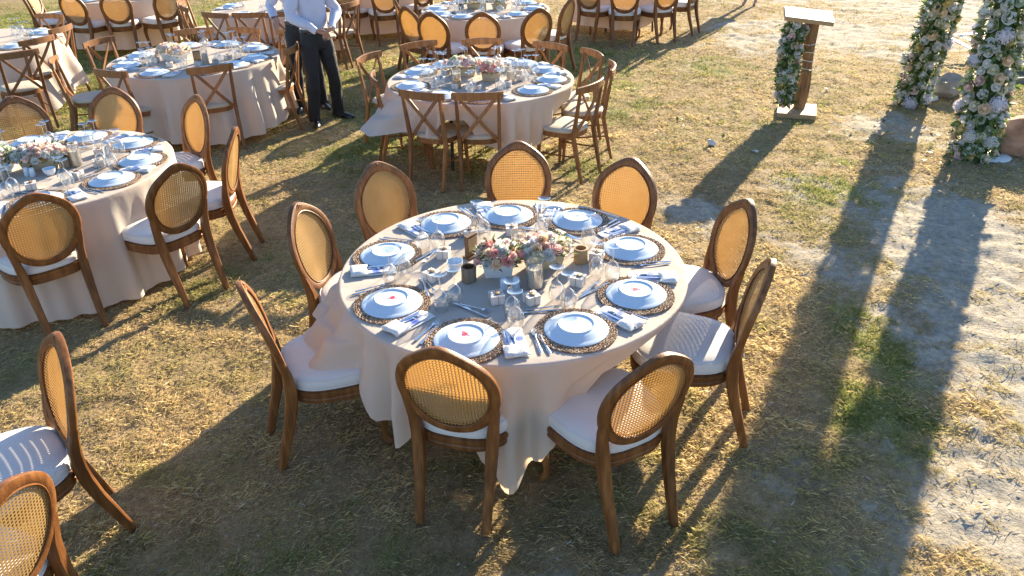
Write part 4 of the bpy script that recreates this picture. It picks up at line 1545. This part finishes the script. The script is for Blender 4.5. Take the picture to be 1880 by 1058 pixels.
for tb, dx, dy, key, mk, lab, cat, grp in [
        ('TC', 0.25, 0.06, 'candle', make_candle, 'cream candle behind the bark cup on the left edge table', 'candle', 'candles in glass sleeves'),
        ('TC', -0.14, -0.20, 'candle', make_candle, 'pale candle in front of the white roses at the left edge', 'candle', 'candles in glass sleeves'),
        ('TC', 0.185, 0.02, 'cup_bark', None, 'bark cup beside the pink roses on the left edge table', 'candle cup', 'log candle cups'),
        ('TC', 0.15, -0.12, 'bowl', None, 'small white bowl near the pink roses on the left edge table', 'bowl', 'small white bowls'),
        ('TC', -0.005, -0.13, 'shaker', None, 'left white shaker below the pink roses, left edge table', 'shaker', 'white shakers'),
        ('TC', 0.04, -0.14, 'shaker', None, 'right white shaker below the pink roses, left edge table', 'shaker', 'white shakers'),
        ('T3', -0.22, -0.22, 'candle', None, 'candle left of the coral flowers on the middle table', 'candle', 'candles in glass sleeves'),
        ('T3', 0.29, -0.18, 'candle', None, 'cream candle right of the coral flowers on the middle table', 'candle', 'candles in glass sleeves'),
        ('T3', -0.21, -0.33, 'cup_cut', None, 'pale wooden cup near the front of the middle table', 'candle cup', 'log candle cups'),
        ('T4', 0.22, -0.30, 'candle', None, 'cream candle beside the wood block on the table left of the man', 'candle', 'candles in glass sleeves'),
        ('T4', 0.12, -0.24, 'block', None, 'wooden table number block on the table left of the man', 'table sign', 'wooden table number blocks'),
        ('T5', -0.33, -0.12, 'cup_bark', None, 'bark cup left of the flowers on the rear middle table', 'candle cup', 'log candle cups'),
        ('T5', -0.02, -0.16, 'candle', None, 'candle between the flowers on the rear middle table', 'candle', 'candles in glass sleeves'),
        ('T8', 0.0, -0.18, 'block', None, 'dark wooden block on the far table behind the men', 'table sign', 'wooden table number blocks')]:
    c = TABLES[tb]
    place(key, mk, (c[0] + dx, c[1] + dy, TT), random.uniform(0, 1), lab, cat, grp)


def crumple(mb, amp, f, seed):
    from mathutils import noise as mn
    mb.v = [tuple(Vector(p) + mn.noise_vector(Vector((p[0] * f + seed, p[1] * f, p[2] * f * .8))) * amp) for p in mb.v]


# ------------------------------------------------------------------ lectern
def tube_garland(root, pts, rad, n_leaf, n_bloom, palette, seed, hyd=6, face=None, size=(.032, .05), leafL=(.05, .11)):
    """leaves (one stuff part) and blooms (parts) wrapped round a path"""
    r_ = random.Random(seed)
    P = [Vector(p) for p in pts]
    seg = [(P[i + 1] - P[i]).length for i in range(len(P) - 1)]
    tot = sum(seg)

    def at(t):
        d = t * tot
        for i, s in enumerate(seg):
            if d <= s or i == len(seg) - 1:
                k = d / s
                return P[i].lerp(P[i + 1], k), (P[i + 1] - P[i]).normalized(), rad[i] * (1 - k) + rad[i + 1] * k
            d -= s

    def radial(tn):
        a = tn.cross(Vector((0, 1, 0.01))).normalized()
        b = tn.cross(a)
        while True:
            w = r_.uniform(0, 2 * PI)
            v = a * math.cos(w) + b * math.sin(w)
            if face is None or v.dot(face) > r_.uniform(-1, .25):
                return v
    mb = MB()
    for i in range(n_leaf):
        p, tn, R = at(r_.random())
        v = radial(tn)
        d = v * r_.uniform(.2, 1) + tn * r_.uniform(-.9, .6) + Vector((r_.uniform(-.6, .6), r_.uniform(-.6, .6), r_.uniform(-.6, .4)))
        leaf(mb, p + v * R * math.sqrt(r_.uniform(.2, 1)), d, v, r_.uniform(*leafL), r_.uniform(.022, .045), r_)
    for i in range(max(4, n_leaf // 90)):
        p, tn, R = at(r_.random())
        v = radial(tn)
        q = p + v * R * .9
        e = q + v * r_.uniform(.06, .14) + Vector((0, 0, r_.uniform(-.06, .05)))
        mb.col = GREENS[2]
        mb.tube([q, e], .002, 4)
        for k in range(6):
            leaf(mb, q.lerp(e, .3 + .12 * k), v + Vector((r_.uniform(-1, 1), r_.uniform(-1, 1), r_.uniform(-1, 1))), (0, 0, 1), .05, .022, r_)
    f = mb.build('foliage', M['leaf'], root, False)
    f['kind'] = 'stuff'
    mb = MB()
    mb.col = GREENS[3]
    Q = [P[0].lerp(P[1], .04)] + P[1:]
    mb.tube(Q, [r_0 * .62 for r_0 in rad], 12)
    crumple(mb, .03, 9, seed)
    mb.build('shadow_core', M['leaf'], root)  # added inner tube, blocks sun through the leaves so the garland's shadow is solid
    placed = []
    tries = 0
    while len(placed) < n_bloom and tries < 5000:
        tries += 1
        p, tn, R = at(r_.random())
        v = radial(tn)
        big = len(placed) < hyd
        s = r_.uniform(*size) * (1.55 if big else 1)
        q = p + v * R * r_.uniform(.9, 1.05)
        if any((q - a).length < (s + b) * .8 for a, b in placed):
            continue
        placed.append((q, s))
        n = v + Vector((0, 0, .25))
        if big:
            bloom(root, HYD[0 if len(placed) % 4 else 1], q, n, s, r_)
        else:
            bloom(root, ROSE[r_.choice(palette)][1], q, n, s, r_)


ARCHPAL = ['white', 'white', 'white', 'cream', 'cream', 'cream', 'blush', 'cream', 'peach', 'pale_green', 'pale_green', 'white', 'white', 'white', 'white', 'yellow', 'peach', 'white', 'pink']
lect = empty('lectern', (3.30, 8.62, 0), 0)
tag(lect, 'rustic lectern on a twisted log post with a slanted white top', 'lectern')
mb = MB()
mb.box((0.0, 0.0, 0.026), (0.42, 0.46, 0.052), Matrix.Rotation(-0.35, 3, 'Z'))
mb.build('base_board', M['cutwood'], lect, False)
mb = MB()
pts, rad = [], []
for i in range(15):
    t = i / 14
    pts.append((0.03 + 0.012 * math.sin(t * 5.2), 0.02 + 0.012 * math.cos(t * 4), 0.05 + t * 0.99))
    rad.append((0.060 + 0.010 * math.sin(t * 9), 0.062 + 0.012 * math.cos(t * 7)))
mb.tube(pts, rad, 14, ref=(1, 0, 0))
mb.v = [(x + .006 * math.sin(11 * math.atan2(y, x) + 4 * z), y + .006 * math.cos(9 * math.atan2(y, x) + 5 * z), z) for x, y, z in mb.v]
mb.build('post', M['log'], lect, angle=60)
Rt = Matrix.Rotation(-0.25, 3, 'Z') @ Matrix.Rotation(0.10, 3, 'Y') @ Matrix.Rotation(0.13, 3, 'X')
mb = MB()
mb.box((-0.05, -0.02, 1.065), (0.50, 0.36, 0.040), Rt)
mb.build('top_board', M['cutwood'], lect, False)
mb = MB()
mb.box(Vector((-0.05, -0.02, 1.065)) + Rt @ Vector((0, 0, .0232)), (0.496, 0.356, 0.006), Rt)
mb.build('top_cover', M['whiteboard'], lect, False)
mb = MB()
for z in (0.50, 0.60, 0.70, 0.78):
    mb.tube([(0.03 + 0.012 * math.sin((z - .07) / 1.02 * 5.2) + .074 * math.cos(2 * PI * k / 14), 0.02 + .078 * math.sin(2 * PI * k / 14), z + .012 * math.sin(2 * PI * k / 14 + z * 9)) for k in range(14)], 0.005, 5, closed=True)
mb.build('tie', M['rope'], lect)
gl = empty('flower_garland', (3.30, 8.62, 0), 0)
tag(gl, 'hanging garland of lilac and white flowers on the lectern left side', 'garland')
tube_garland(gl, [(-0.19, -0.10, 0.14), (-0.21, -0.10, 0.45), (-0.20, -0.06, 0.80), (-0.17, -0.04, 1.00)], [0.055, 0.105, 0.115, 0.085], 1000, 74, ARCHPAL, 4, hyd=5, size=(.030, .046), leafL=(.04, .09))


# ------------------------------------------------------------------ flower arch
arch = empty('flower_arch', (4.62, 8.0, 0), 0)
tag(arch, 'tall flower covered wedding arch with two garlanded legs', 'arch')
LEG1 = [(0.11, 0.90, 0.0), (0.17, 0.84, 0.9), (0.20, 0.74, 1.9), (0.22, 0.62, 2.5)]
LEG2 = [(-0.12, -0.90, 0.0), (-0.10, -0.80, 0.9), (-0.08, -0.68, 1.9), (-0.06, -0.60, 2.5)]
for Lg in (LEG1, LEG2):
    mb = MB()
    mb.tube([(x + .17, y - .05, z) for x, y, z in Lg], .022, 8)
    mb.build('post', M['white_metal'], arch)
    if Lg is LEG1:
        continue
    mb = MB()
    mb.lathe([(0, 0.0), (.16, 0.0), (.165, .012), (.15, .022), (0, .024)], 24, (Lg[0][0] + .17, Lg[0][1] - .05, 0))
    mb.build('foot_plate', M['white_metal'], arch)
mb = MB()
mb.tube([(0.38, 0.56, 2.48), (0.11, -0.64, 2.48)], .022, 8)
mb.build('crossbar', M['white_metal'], arch)
gA = empty('flower_garland', (4.62, 8.0, 0), 0)
tag(gA, 'thick floral garland up the far left leg of the arch', 'garland', 'floral garlands on the arch')
tube_garland(gA, LEG1, [.175, .18, .145, .14], 1900, 170, ARCHPAL, 21, hyd=10, face=Vector((-.5, -.85, 0)), size=(.038, .060))
gB = empty('flower_garland', (4.62, 8.0, 0), 0)
tag(gB, 'thick floral garland up the near right leg of the arch', 'garland', 'floral garlands on the arch')
tube_garland(gB, LEG2, [.195, .20, .155, .14], 2100, 230, ARCHPAL, 33, hyd=14, face=Vector((-.5, -.85, 0)), size=(.038, .060))
gC = empty('flower_garland', (4.62, 8.0, 0), 0)
tag(gC, 'thick floral garland along the top of the arch', 'garland', 'floral garlands on the arch')
tube_garland(gC, [(0.22, 0.54, 2.32), (0.09, 0.0, 2.38), (-0.05, -0.54, 2.32)], [.16, .26, .17], 2200, 90, ARCHPAL, 45, hyd=8)


# ------------------------------------------------------------------ rocks and oddments by the arch
def rock(name, loc, size, mat, seed, label, cat='rock', group=None, rz=0.0):
    bm = bmesh.new()
    bmesh.ops.create_icosphere(bm, subdivisions=3, radius=1)
    r_ = random.Random(seed)
    planes = [(Vector((r_.gauss(0, 1), r_.gauss(0, 1), r_.gauss(0, 1))).normalized(), r_.uniform(.45, .85)) for _ in range(14)]
    from mathutils import noise as mn
    for v in bm.verts:
        p = v.co.copy()
        for n, d in planes:
            k = p.dot(n)
            if k > d:
                p -= n * (k - d) * .96
        p += p.normalized() * .09 * mn.noise(p * 2.3 + Vector((seed, 0, 0)))
        p += p.normalized() * .04 * mn.noise(p * 7 + Vector((0, seed, 0)))
        v.co = Vector((p.x * size[0], p.y * size[1], max(p.z * size[2], -size[2] * .55)))
    me = bpy.data.meshes.new(name)
    bm.to_mesh(me)
    bm.free()
    me.materials.append(mat)
    me.polygons.foreach_set('use_smooth', [True] * len(me.polygons))
    me.set_sharp_from_angle(angle=math.radians(18))
    o = link(name, me)
    o.location = loc
    o.rotation_euler = (0, 0, rz)
    return tag(o, label, cat, group)


rock('rock', (4.95, 7.20, 0.14), (.36, .26, .27), M['rock_red'], 3, 'big reddish brown rock at the foot of the near arch leg', rz=.2)
rock('rock', (5.28, 9.12, 0.11), (.26, .22, .21), M['rock_grey'], 6, 'grey rock between the two arch legs', rz=.5)
rock('rock', (5.02, 9.0, 0.03), (.12, .07, .06), M['rock_white'], 9, 'small white stone at the foot of the far arch leg')
rock('rock', (2.08, 7.58, 0.02), (.075, .055, .045), M['rock_white'], 12, 'small white stone lying in the sand left of the lectern shadow')
rock('rock', (2.47, 7.35, 0.01), (.035, .03, .02), M['rock_white'], 14, 'tiny pale pebble right of the small white stone')
rock('rock', (7.55, 11.1, 0.18), (.60, .5, .42), M['rock_white'], 16, 'pale boulder behind the near arch leg at the right edge')
pl = empty('plank_stack', (6.72, 10.0, 0), 0.15)
tag(pl, 'low stack of weathered planks behind the arch at the right edge', 'planks')
for k, (y, z, w) in enumerate(((0, .035, .22), (.05, .105, .20), (-.22, .03, .12))):
    mb = MB()
    mb.box((0.1 * k, y, z), (1.1, w, .066))
    mb.build('plank', M['greyplank'], pl, False)
fr = empty('lattice_panel', (6.45, 10.98, 0.0), 0)
tag(fr, 'white slatted metal panel lying slanted on the sand behind the arch', 'panel')


def slat_bar(nm, a, b, w=.035, h=.02):
    mb = MB()
    mb.tube([a, b], [(h / 2, w / 2)] * 2, 4, ref=(0, 0, 1), square=True)
    mb.build(nm, M['white_metal'], fr, False)


A_, B_, C_, D_ = Vector((-.15, .35, .26)), Vector((.75, .45, .26)), Vector((1.2, -.45, .10)), Vector((.12, -.70, .08))
slat_bar('frame_bar', A_, B_, .05)
slat_bar('frame_bar', D_, C_, .05)
slat_bar('frame_bar', A_, D_, .05)
slat_bar('frame_bar', B_, C_, .05)
for k in range(1, 4):
    slat_bar('slat', A_.lerp(B_, k / 4) - Vector((0, 0, .012)), D_.lerp(C_, k / 4) - Vector((0, 0, .012)))
slat_bar('slat', A_.lerp(D_, .5) - Vector((0, 0, .026)), B_.lerp(C_, .5) - Vector((0, 0, .026)))
slat_bar('leg', A_.lerp(B_, .05) - Vector((0, 0, .02)), Vector((-.12, .40, 0)))
slat_bar('leg', B_ - Vector((0.03, 0, .02)), Vector((.74, .48, 0)))


# litter: dropped leaves and pale scraps
def litter():
    r_ = random.Random(77)
    mb = MB()
    spots = [(4.35, 7.3), (4.1, 7.6), (4.25, 7.0), (3.9, 7.9), (2.0, 8.3), (1.2, 8.1), (4.5, 6.9), (4.0, 7.35), (3.6, 9.6), (3.75, 8.5)]
    for i in range(70):
        s = r_.choice(spots)
        x, y = s[0] + r_.gauss(0, .25), s[1] + r_.gauss(0, .25)
        leaf(mb, (x, y, .012), (r_.uniform(-1, 1), r_.uniform(-1, 1), .25), (0, 0, 1), r_.uniform(.05, .10), .035, r_)
    o = mb.build('fallen_leaves', M['leaf'], None, False)
    tag(o, 'green leaves dropped on the sand round the arch', 'leaves', kind='stuff')
    mb = MB()
    for i in range(420):
        y = 1.7 + 9 * r_.random() ** 1.5
        x = r_.uniform(-.7, .75) * (y + 1)
        a = r_.uniform(0, 3.1)
        w, l = r_.uniform(.002, .005) * (1 + y * .1), r_.uniform(.006, .03) * (1 + y * .08)
        g = r_.uniform(.35, .7)
        mb.col = (g, g * .93, g * .84)
        mb.box((x, y, .014), (l, w, .003), Matrix.Rotation(a, 3, 'Z') @ Matrix.Rotation(r_.uniform(-.3, .3), 3, 'Y'))
    o = mb.build('litter', M['straw'], None, False)
    tag(o, 'pale scraps and bits of dead stem scattered on the ground', 'litter', kind='stuff')


litter()


# ------------------------------------------------------------------ people
def skin_obj(name, joints, edges, mat, parent, root=0, sub=2):
    """joints: (x,y,z,rx[,ry]); grown with a skin modifier"""
    me = bpy.data.meshes.new(name)
    me.from_pydata([j[:3] for j in joints], edges, [])
    me.update()
    o = link(name, me, parent)
    me.materials.append(mat)
    m = o.modifiers.new('skin', 'SKIN')
    m.use_smooth_shade = True
    m.branch_smoothing = 0.6
    dat = me.skin_vertices[0].data if me.skin_vertices else None
    if dat is None:
        bm = bmesh.new()
        bm.from_mesh(me)
        bm.verts.layers.skin.verify()
        bm.to_mesh(me)
        bm.free()
        dat = me.skin_vertices[0].data
    for i, j in enumerate(joints):
        dat[i].radius = (j[3], j[4] if len(j) > 4 else j[3])
        dat[i].use_root = (i == root)
    s = o.modifiers.new('sub', 'SUBSURF')
    s.levels = s.render_levels = sub
    return o


def chain(js, es, pts, start=None):
    prev = start
    for p in pts:
        js.append(p)
        i = len(js) - 1
        if prev is not None:
            es.append((prev, i))
        prev = i
    return prev


def hand(js, es, wrist_i, w, d, side_v, down_v):
    """palm and five curled fingers from the wrist joint; d=finger direction, side_v=across the palm to the thumb"""
    w, d, s, dn = Vector(w), Vector(d).normalized(), Vector(side_v).normalized(), Vector(down_v).normalized()
    palm = w + d * .045
    js.append((*palm, .027, .018))
    pi = len(js) - 1
    es.append((wrist_i, pi))
    for k, L in zip((-1.5, -.5, .5, 1.5), (.060, .074, .080, .072)):
        a = palm + d * .030 + s * k * .017
        b = a + d * L * .5 + dn * .012
        c = b + d * L * .28 + dn * .030
        chain(js, es, [(*a, .010), (*b, .009), (*c, .0075)], pi)
    a = w + d * .025 + s * .030
    chain(js, es, [(*a, .011), (*(a + d * .035 + s * .014 + dn * .01), .010), (*(a + d * .06 + s * .010 + dn * .02), .008)], wrist_i)


def head(root, js, es, neck_i, c, mat_hair, fwd=-1):
    chain(js, es, [(c[0], c[1], c[2] - .06, .062, .070), (c[0], c[1], c[2] + .02, .078, .092), (c[0], c[1] + .01, c[2] + .085, .066, .078)], neck_i)
    mb = MB()
    y = c[1] - .092
    for s in (-1, 1):
        mb.ball((c[0] + s * .031, y + .010, c[2] + .005), .012, 8, 6)
    mb.build('eyes', M['eye'], root)
    mb = MB()
    mb.ball((c[0], y - .004, c[2] - .030), .013, 8, 6, (.9, 1.1, 1.7))
    mb.ball((c[0], y + .010, c[2] - .072), .018, 8, 5, (1.4, .6, .5))
    for s in (-1, 1):
        mb.ball((c[0] + s * .082, c[1], c[2] - .01), .022, 8, 6, (.4, .8, 1.4))
    mb.build('face', M['skin'], root)
    mb = MB()
    mb.ball((c[0], c[1] + .022, c[2] + .055), .098, 16, 10, (.93, 1.02, .88))
    mb.build('hair', mat_hair, root)


def shoe(root, x, y, rz, mat):
    mb = MB()
    R = Matrix.Rotation(rz, 3, 'Z')
    prof = [(.085, .032, .075), (.05, .038, .085), (0, .042, .075), (-.06, .046, .058), (-.13, .048, .045), (-.18, .036, .034), (-.20, .016, .022)]
    P = []
    for yy, hw, h in prof:
        P.append([R @ Vector((hw * math.cos(a), yy, max(0, h * math.sin(a)))) + Vector((x, y, .003)) for a in [PI * k / 8 for k in range(9)]])
    mb.grid([list(r) for r in P])
    n = len(P)
    mb.add(P[0], [tuple(range(9))])
    mb.add([p for r in P for p in (r[0], r[8])], [(2 * i, 2 * i + 1, 2 * i + 3, 2 * i + 2) for i in range(n - 1)])
    mb.box(R @ Vector((0, .055, .008)) + Vector((x, y, .003)), (.07, .07, .016), R)
    mb.build('shoe', mat, root, angle=60)


def smooth_path(pts, n):
    """resample joints (Vectors) and radii with a soft spline"""
    m = len(pts) - 1
    out, rad = [], []
    for i in range(n + 1):
        t = i / n * m
        k = min(int(t), m - 1)
        u = t - k
        g = [pts[max(k - 1, 0)], pts[k], pts[k + 1], pts[min(k + 2, m)]]
        c = [(-.5 * u + u * u - .5 * u ** 3), (1 - 2.5 * u * u + 1.5 * u ** 3), (.5 * u + 2 * u * u - 1.5 * u ** 3), (-.5 * u * u + .5 * u ** 3)]
        q = [sum(c[j] * g[j][a] for j in range(4)) for a in range(5)]
        out.append(Vector(q[:3]))
        rad.append((q[3], q[4]))
    return out, rad


def person_man(loc, rz, pose, label):
    """faces -Y in his own frame"""
    root = empty('person', loc, rz)
    tag(root, label, 'person')
    js, es = [], []
    js.append((0, 0.01, .98, .07, .06))
    sp = chain(js, es, [(0, .005, 1.12, .07, .06), (0, .02, 1.30, .08, .06), (0, .03, 1.43, .07, .055), (0, .02, 1.51, .052, .055), (0, .01, 1.57, .050, .052)], 0)
    head(root, js, es, sp, (0, -.005, 1.665), M['hair'])
    L, R_ = pose['left'], pose['right']          # elbow, wrist, then the directions of the hand
    for s, A in ((1, L), (-1, R_)):
        i = chain(js, es, [(s * .16, .03, 1.43, .04), (*A[0], .032), (*A[1], .026)], 3)
        hand(js, es, i, A[1], A[2], A[3], A[4])
    ft = pose['feet']
    for s, (fx, fy, kx, ky) in zip((1, -1), ft):
        chain(js, es, [(s * .095, .01, .90, .055), (kx, ky, .50, .042), (fx, fy + .02, .11, .032), (fx, fy - .03, .05, .024)], 0)
    skin_obj('body', js, es, M['skin'], root)
    # shirt: torso and sleeves
    mb = MB()
    P, rd = smooth_path([(0, .01, .96, .103, .150), (0, .005, 1.06, .112, .156), (0, .012, 1.20, .114, .160), (0, .022, 1.34, .118, .178), (0, .030, 1.43, .100, .176), (0, .030, 1.49, .072, .085), (0, .022, 1.525, .064, .064)], 26)
    mb.tube(P, rd, 28, ref=(0, 1, 0), caps=False)
    for s, A in ((1, L), (-1, R_)):
        e, w = Vector(A[0]), Vector(A[1])
        sh = Vector((s * .165, .03, 1.425))
        P, rd = smooth_path([(*(sh - Vector((s * .04, 0, -.005))), .062, .062), (*sh, .068, .068), (*sh.lerp(e, .5), .060, .060), (*e, .055, .055), (*e.lerp(w, .5), .048, .048), (*e.lerp(w, .86), .040, .040), (*e.lerp(w, .95), .037, .037)], 20)
        mb.tube(P, rd, 18)
    crumple(mb, .016, 9, 3)
    crumple(mb, .006, 26, 8)
    mb.build('shirt', M['shirt'], root, angle=180)
    mb = MB()
    for k in (0, 1):
        s = -1 if k else 1
        mb.add([(0, -.055, 1.515), (s * .055, -.045, 1.550), (s * .068, -.060, 1.490), (s * .025, -.085, 1.465)], [(0, 1, 2, 3)])
    mb.build('collar', M['shirt'], root, False)
    # trousers: hips and two legs
    mb = MB()
    P, rd = smooth_path([(0, .012, 1.015, .114, .157), (0, .014, .95, .122, .170), (0, .016, .88, .124, .174), (0, .014, .80, .105, .150)], 10)
    mb.tube(P, rd, 26, ref=(0, 1, 0))
    for s, (fx, fy, kx, ky) in zip((1, -1), ft):
        h = Vector((s * .088, .014, .90))
        k = Vector((kx, ky, .50))
        f = Vector((fx, fy + .015, .035))
        P, rd = smooth_path([(*h, .110, .098), (*h.lerp(k, .35), .104, .096), (*h.lerp(k, .7), .086, .084), (*k, .076, .074), (*k.lerp(f, .4), .073, .072), (*k.lerp(f, .85), .066, .064), (*f, .078, .068)], 24)
        mb.tube(P, rd, 20, ref=(0, 1, 0), caps=False)
    crumple(mb, .014, 8, 9)
    crumple(mb, .005, 24, 2)
    mb.build('trousers', M['trousers'], root, angle=180)
    mb = MB()
    mb.tube([(.165 * math.cos(2 * PI * k / 28), .012 + .120 * math.sin(2 * PI * k / 28), 1.015) for k in range(28)], [(.018, .005)] * 28, 6, closed=True)
    mb.build('belt', M['shoe'], root)
    for s, (fx, fy, kx, ky), tw in zip((1, -1), ft, pose['toes']):
        shoe(root, fx, fy, tw, M['shoe'])
    if pose.get('watch'):
        A = pose['watch']
        mb = MB()
        mb.tube([(A[0] + .036 * math.cos(2 * PI * k / 14), A[1] + .036 * math.sin(2 * PI * k / 14), A[2]) for k in range(14)], [(.014, .004)] * 14, 6, closed=True)
        mb.build('wristwatch', M['watch'], root)
    return root


person_man((-2.10, 8.75, 0), math.radians(42),
           {'left': [(.275, -.03, 1.19), (.085, -.225, 1.04), (-.9, -.20, -.25), (.1, -.5, .9), (0, .5, -.9)],
            'right': [(-.275, -.03, 1.19), (-.085, -.225, 1.03), (.9, -.30, -.30), (.1, -.4, .9), (-.1, .3, -.9)],
            'feet': [(.19, .03, .15, -.02), (-.16, -.02, -.13, -.04)], 'toes': [.35, -.45]},
           'standing man in white shirt and black trousers with clasped hands, cropped at the chest')
person_man((-2.38, 9.25, 0), math.radians(20),
           {'left': [(.26, .06, 1.18), (.20, -.12, .98), (-.3, -.5, -.8), (-.6, -.2, .2), (-.3, .5, -.5)],
            'right': [(-.29, .05, 1.20), (-.28, -.17, 1.10), (-.05, -.8, -.45), (.6, -.2, .3), (.2, .2, -.9)],
            'feet': [(.14, .03, .12, -.02), (-.14, .0, -.12, -.02)], 'toes': [.2, -.3], 'watch': (-.28, -.155, 1.105)},
           'second man in white shirt half hidden behind the standing man')


def person_barefoot(loc, rz):
    root = empty('person', loc, rz)
    tag(root, 'barefoot person at the top edge of the sand, only the feet showing', 'person')
    js, es = [], []
    js.append((0, .01, .95, .10, .085))
    sp = chain(js, es, [(0, .005, 1.10, .10, .08), (0, .02, 1.27, .11, .08), (0, .03, 1.38, .08, .065), (0, .02, 1.46, .045, .048), (0, .01, 1.51, .044, .046)], 0)
    head(root, js, es, sp, (0, -.005, 1.60), M['hair'])
    for s in (1, -1):
        i = chain(js, es, [(s * .15, .03, 1.39, .042), (s * .20, .05, 1.13, .034), (s * .21, -.02, .90, .024)], 3)
        hand(js, es, i, (s * .21, -.02, .90), (0, -.15, -1), (0, -1, .1), (-s, 0, 0))
        chain(js, es, [(s * .09, .01, .86, .075), (s * .09, -.01, .47, .048), (s * .095, .03, .10, .032), (s * .10, -.02, .035, .032), (s * .105, -.13, .02, .03)], 0)
    skin_obj('body', js, es, M['skin'], root)
    mb = MB()
    P = []
    for z, a, b in ((1.44, .09, .07), (1.38, .175, .10), (1.22, .155, .115), (1.08, .14, .105), (.95, .165, .12), (.75, .20, .15), (.55, .225, .175)):
        P.append([(a * math.cos(2 * PI * k / 24) * (1 + .03 * math.sin(8 * PI * k / 24)), .015 + b * math.sin(2 * PI * k / 24), z) for k in range(25)])
    mb.grid(P)
    mb.build('dress', M['linen'], root, angle=70)
    return root


person_barefoot((4.76, 15.72, 0), math.radians(-30))
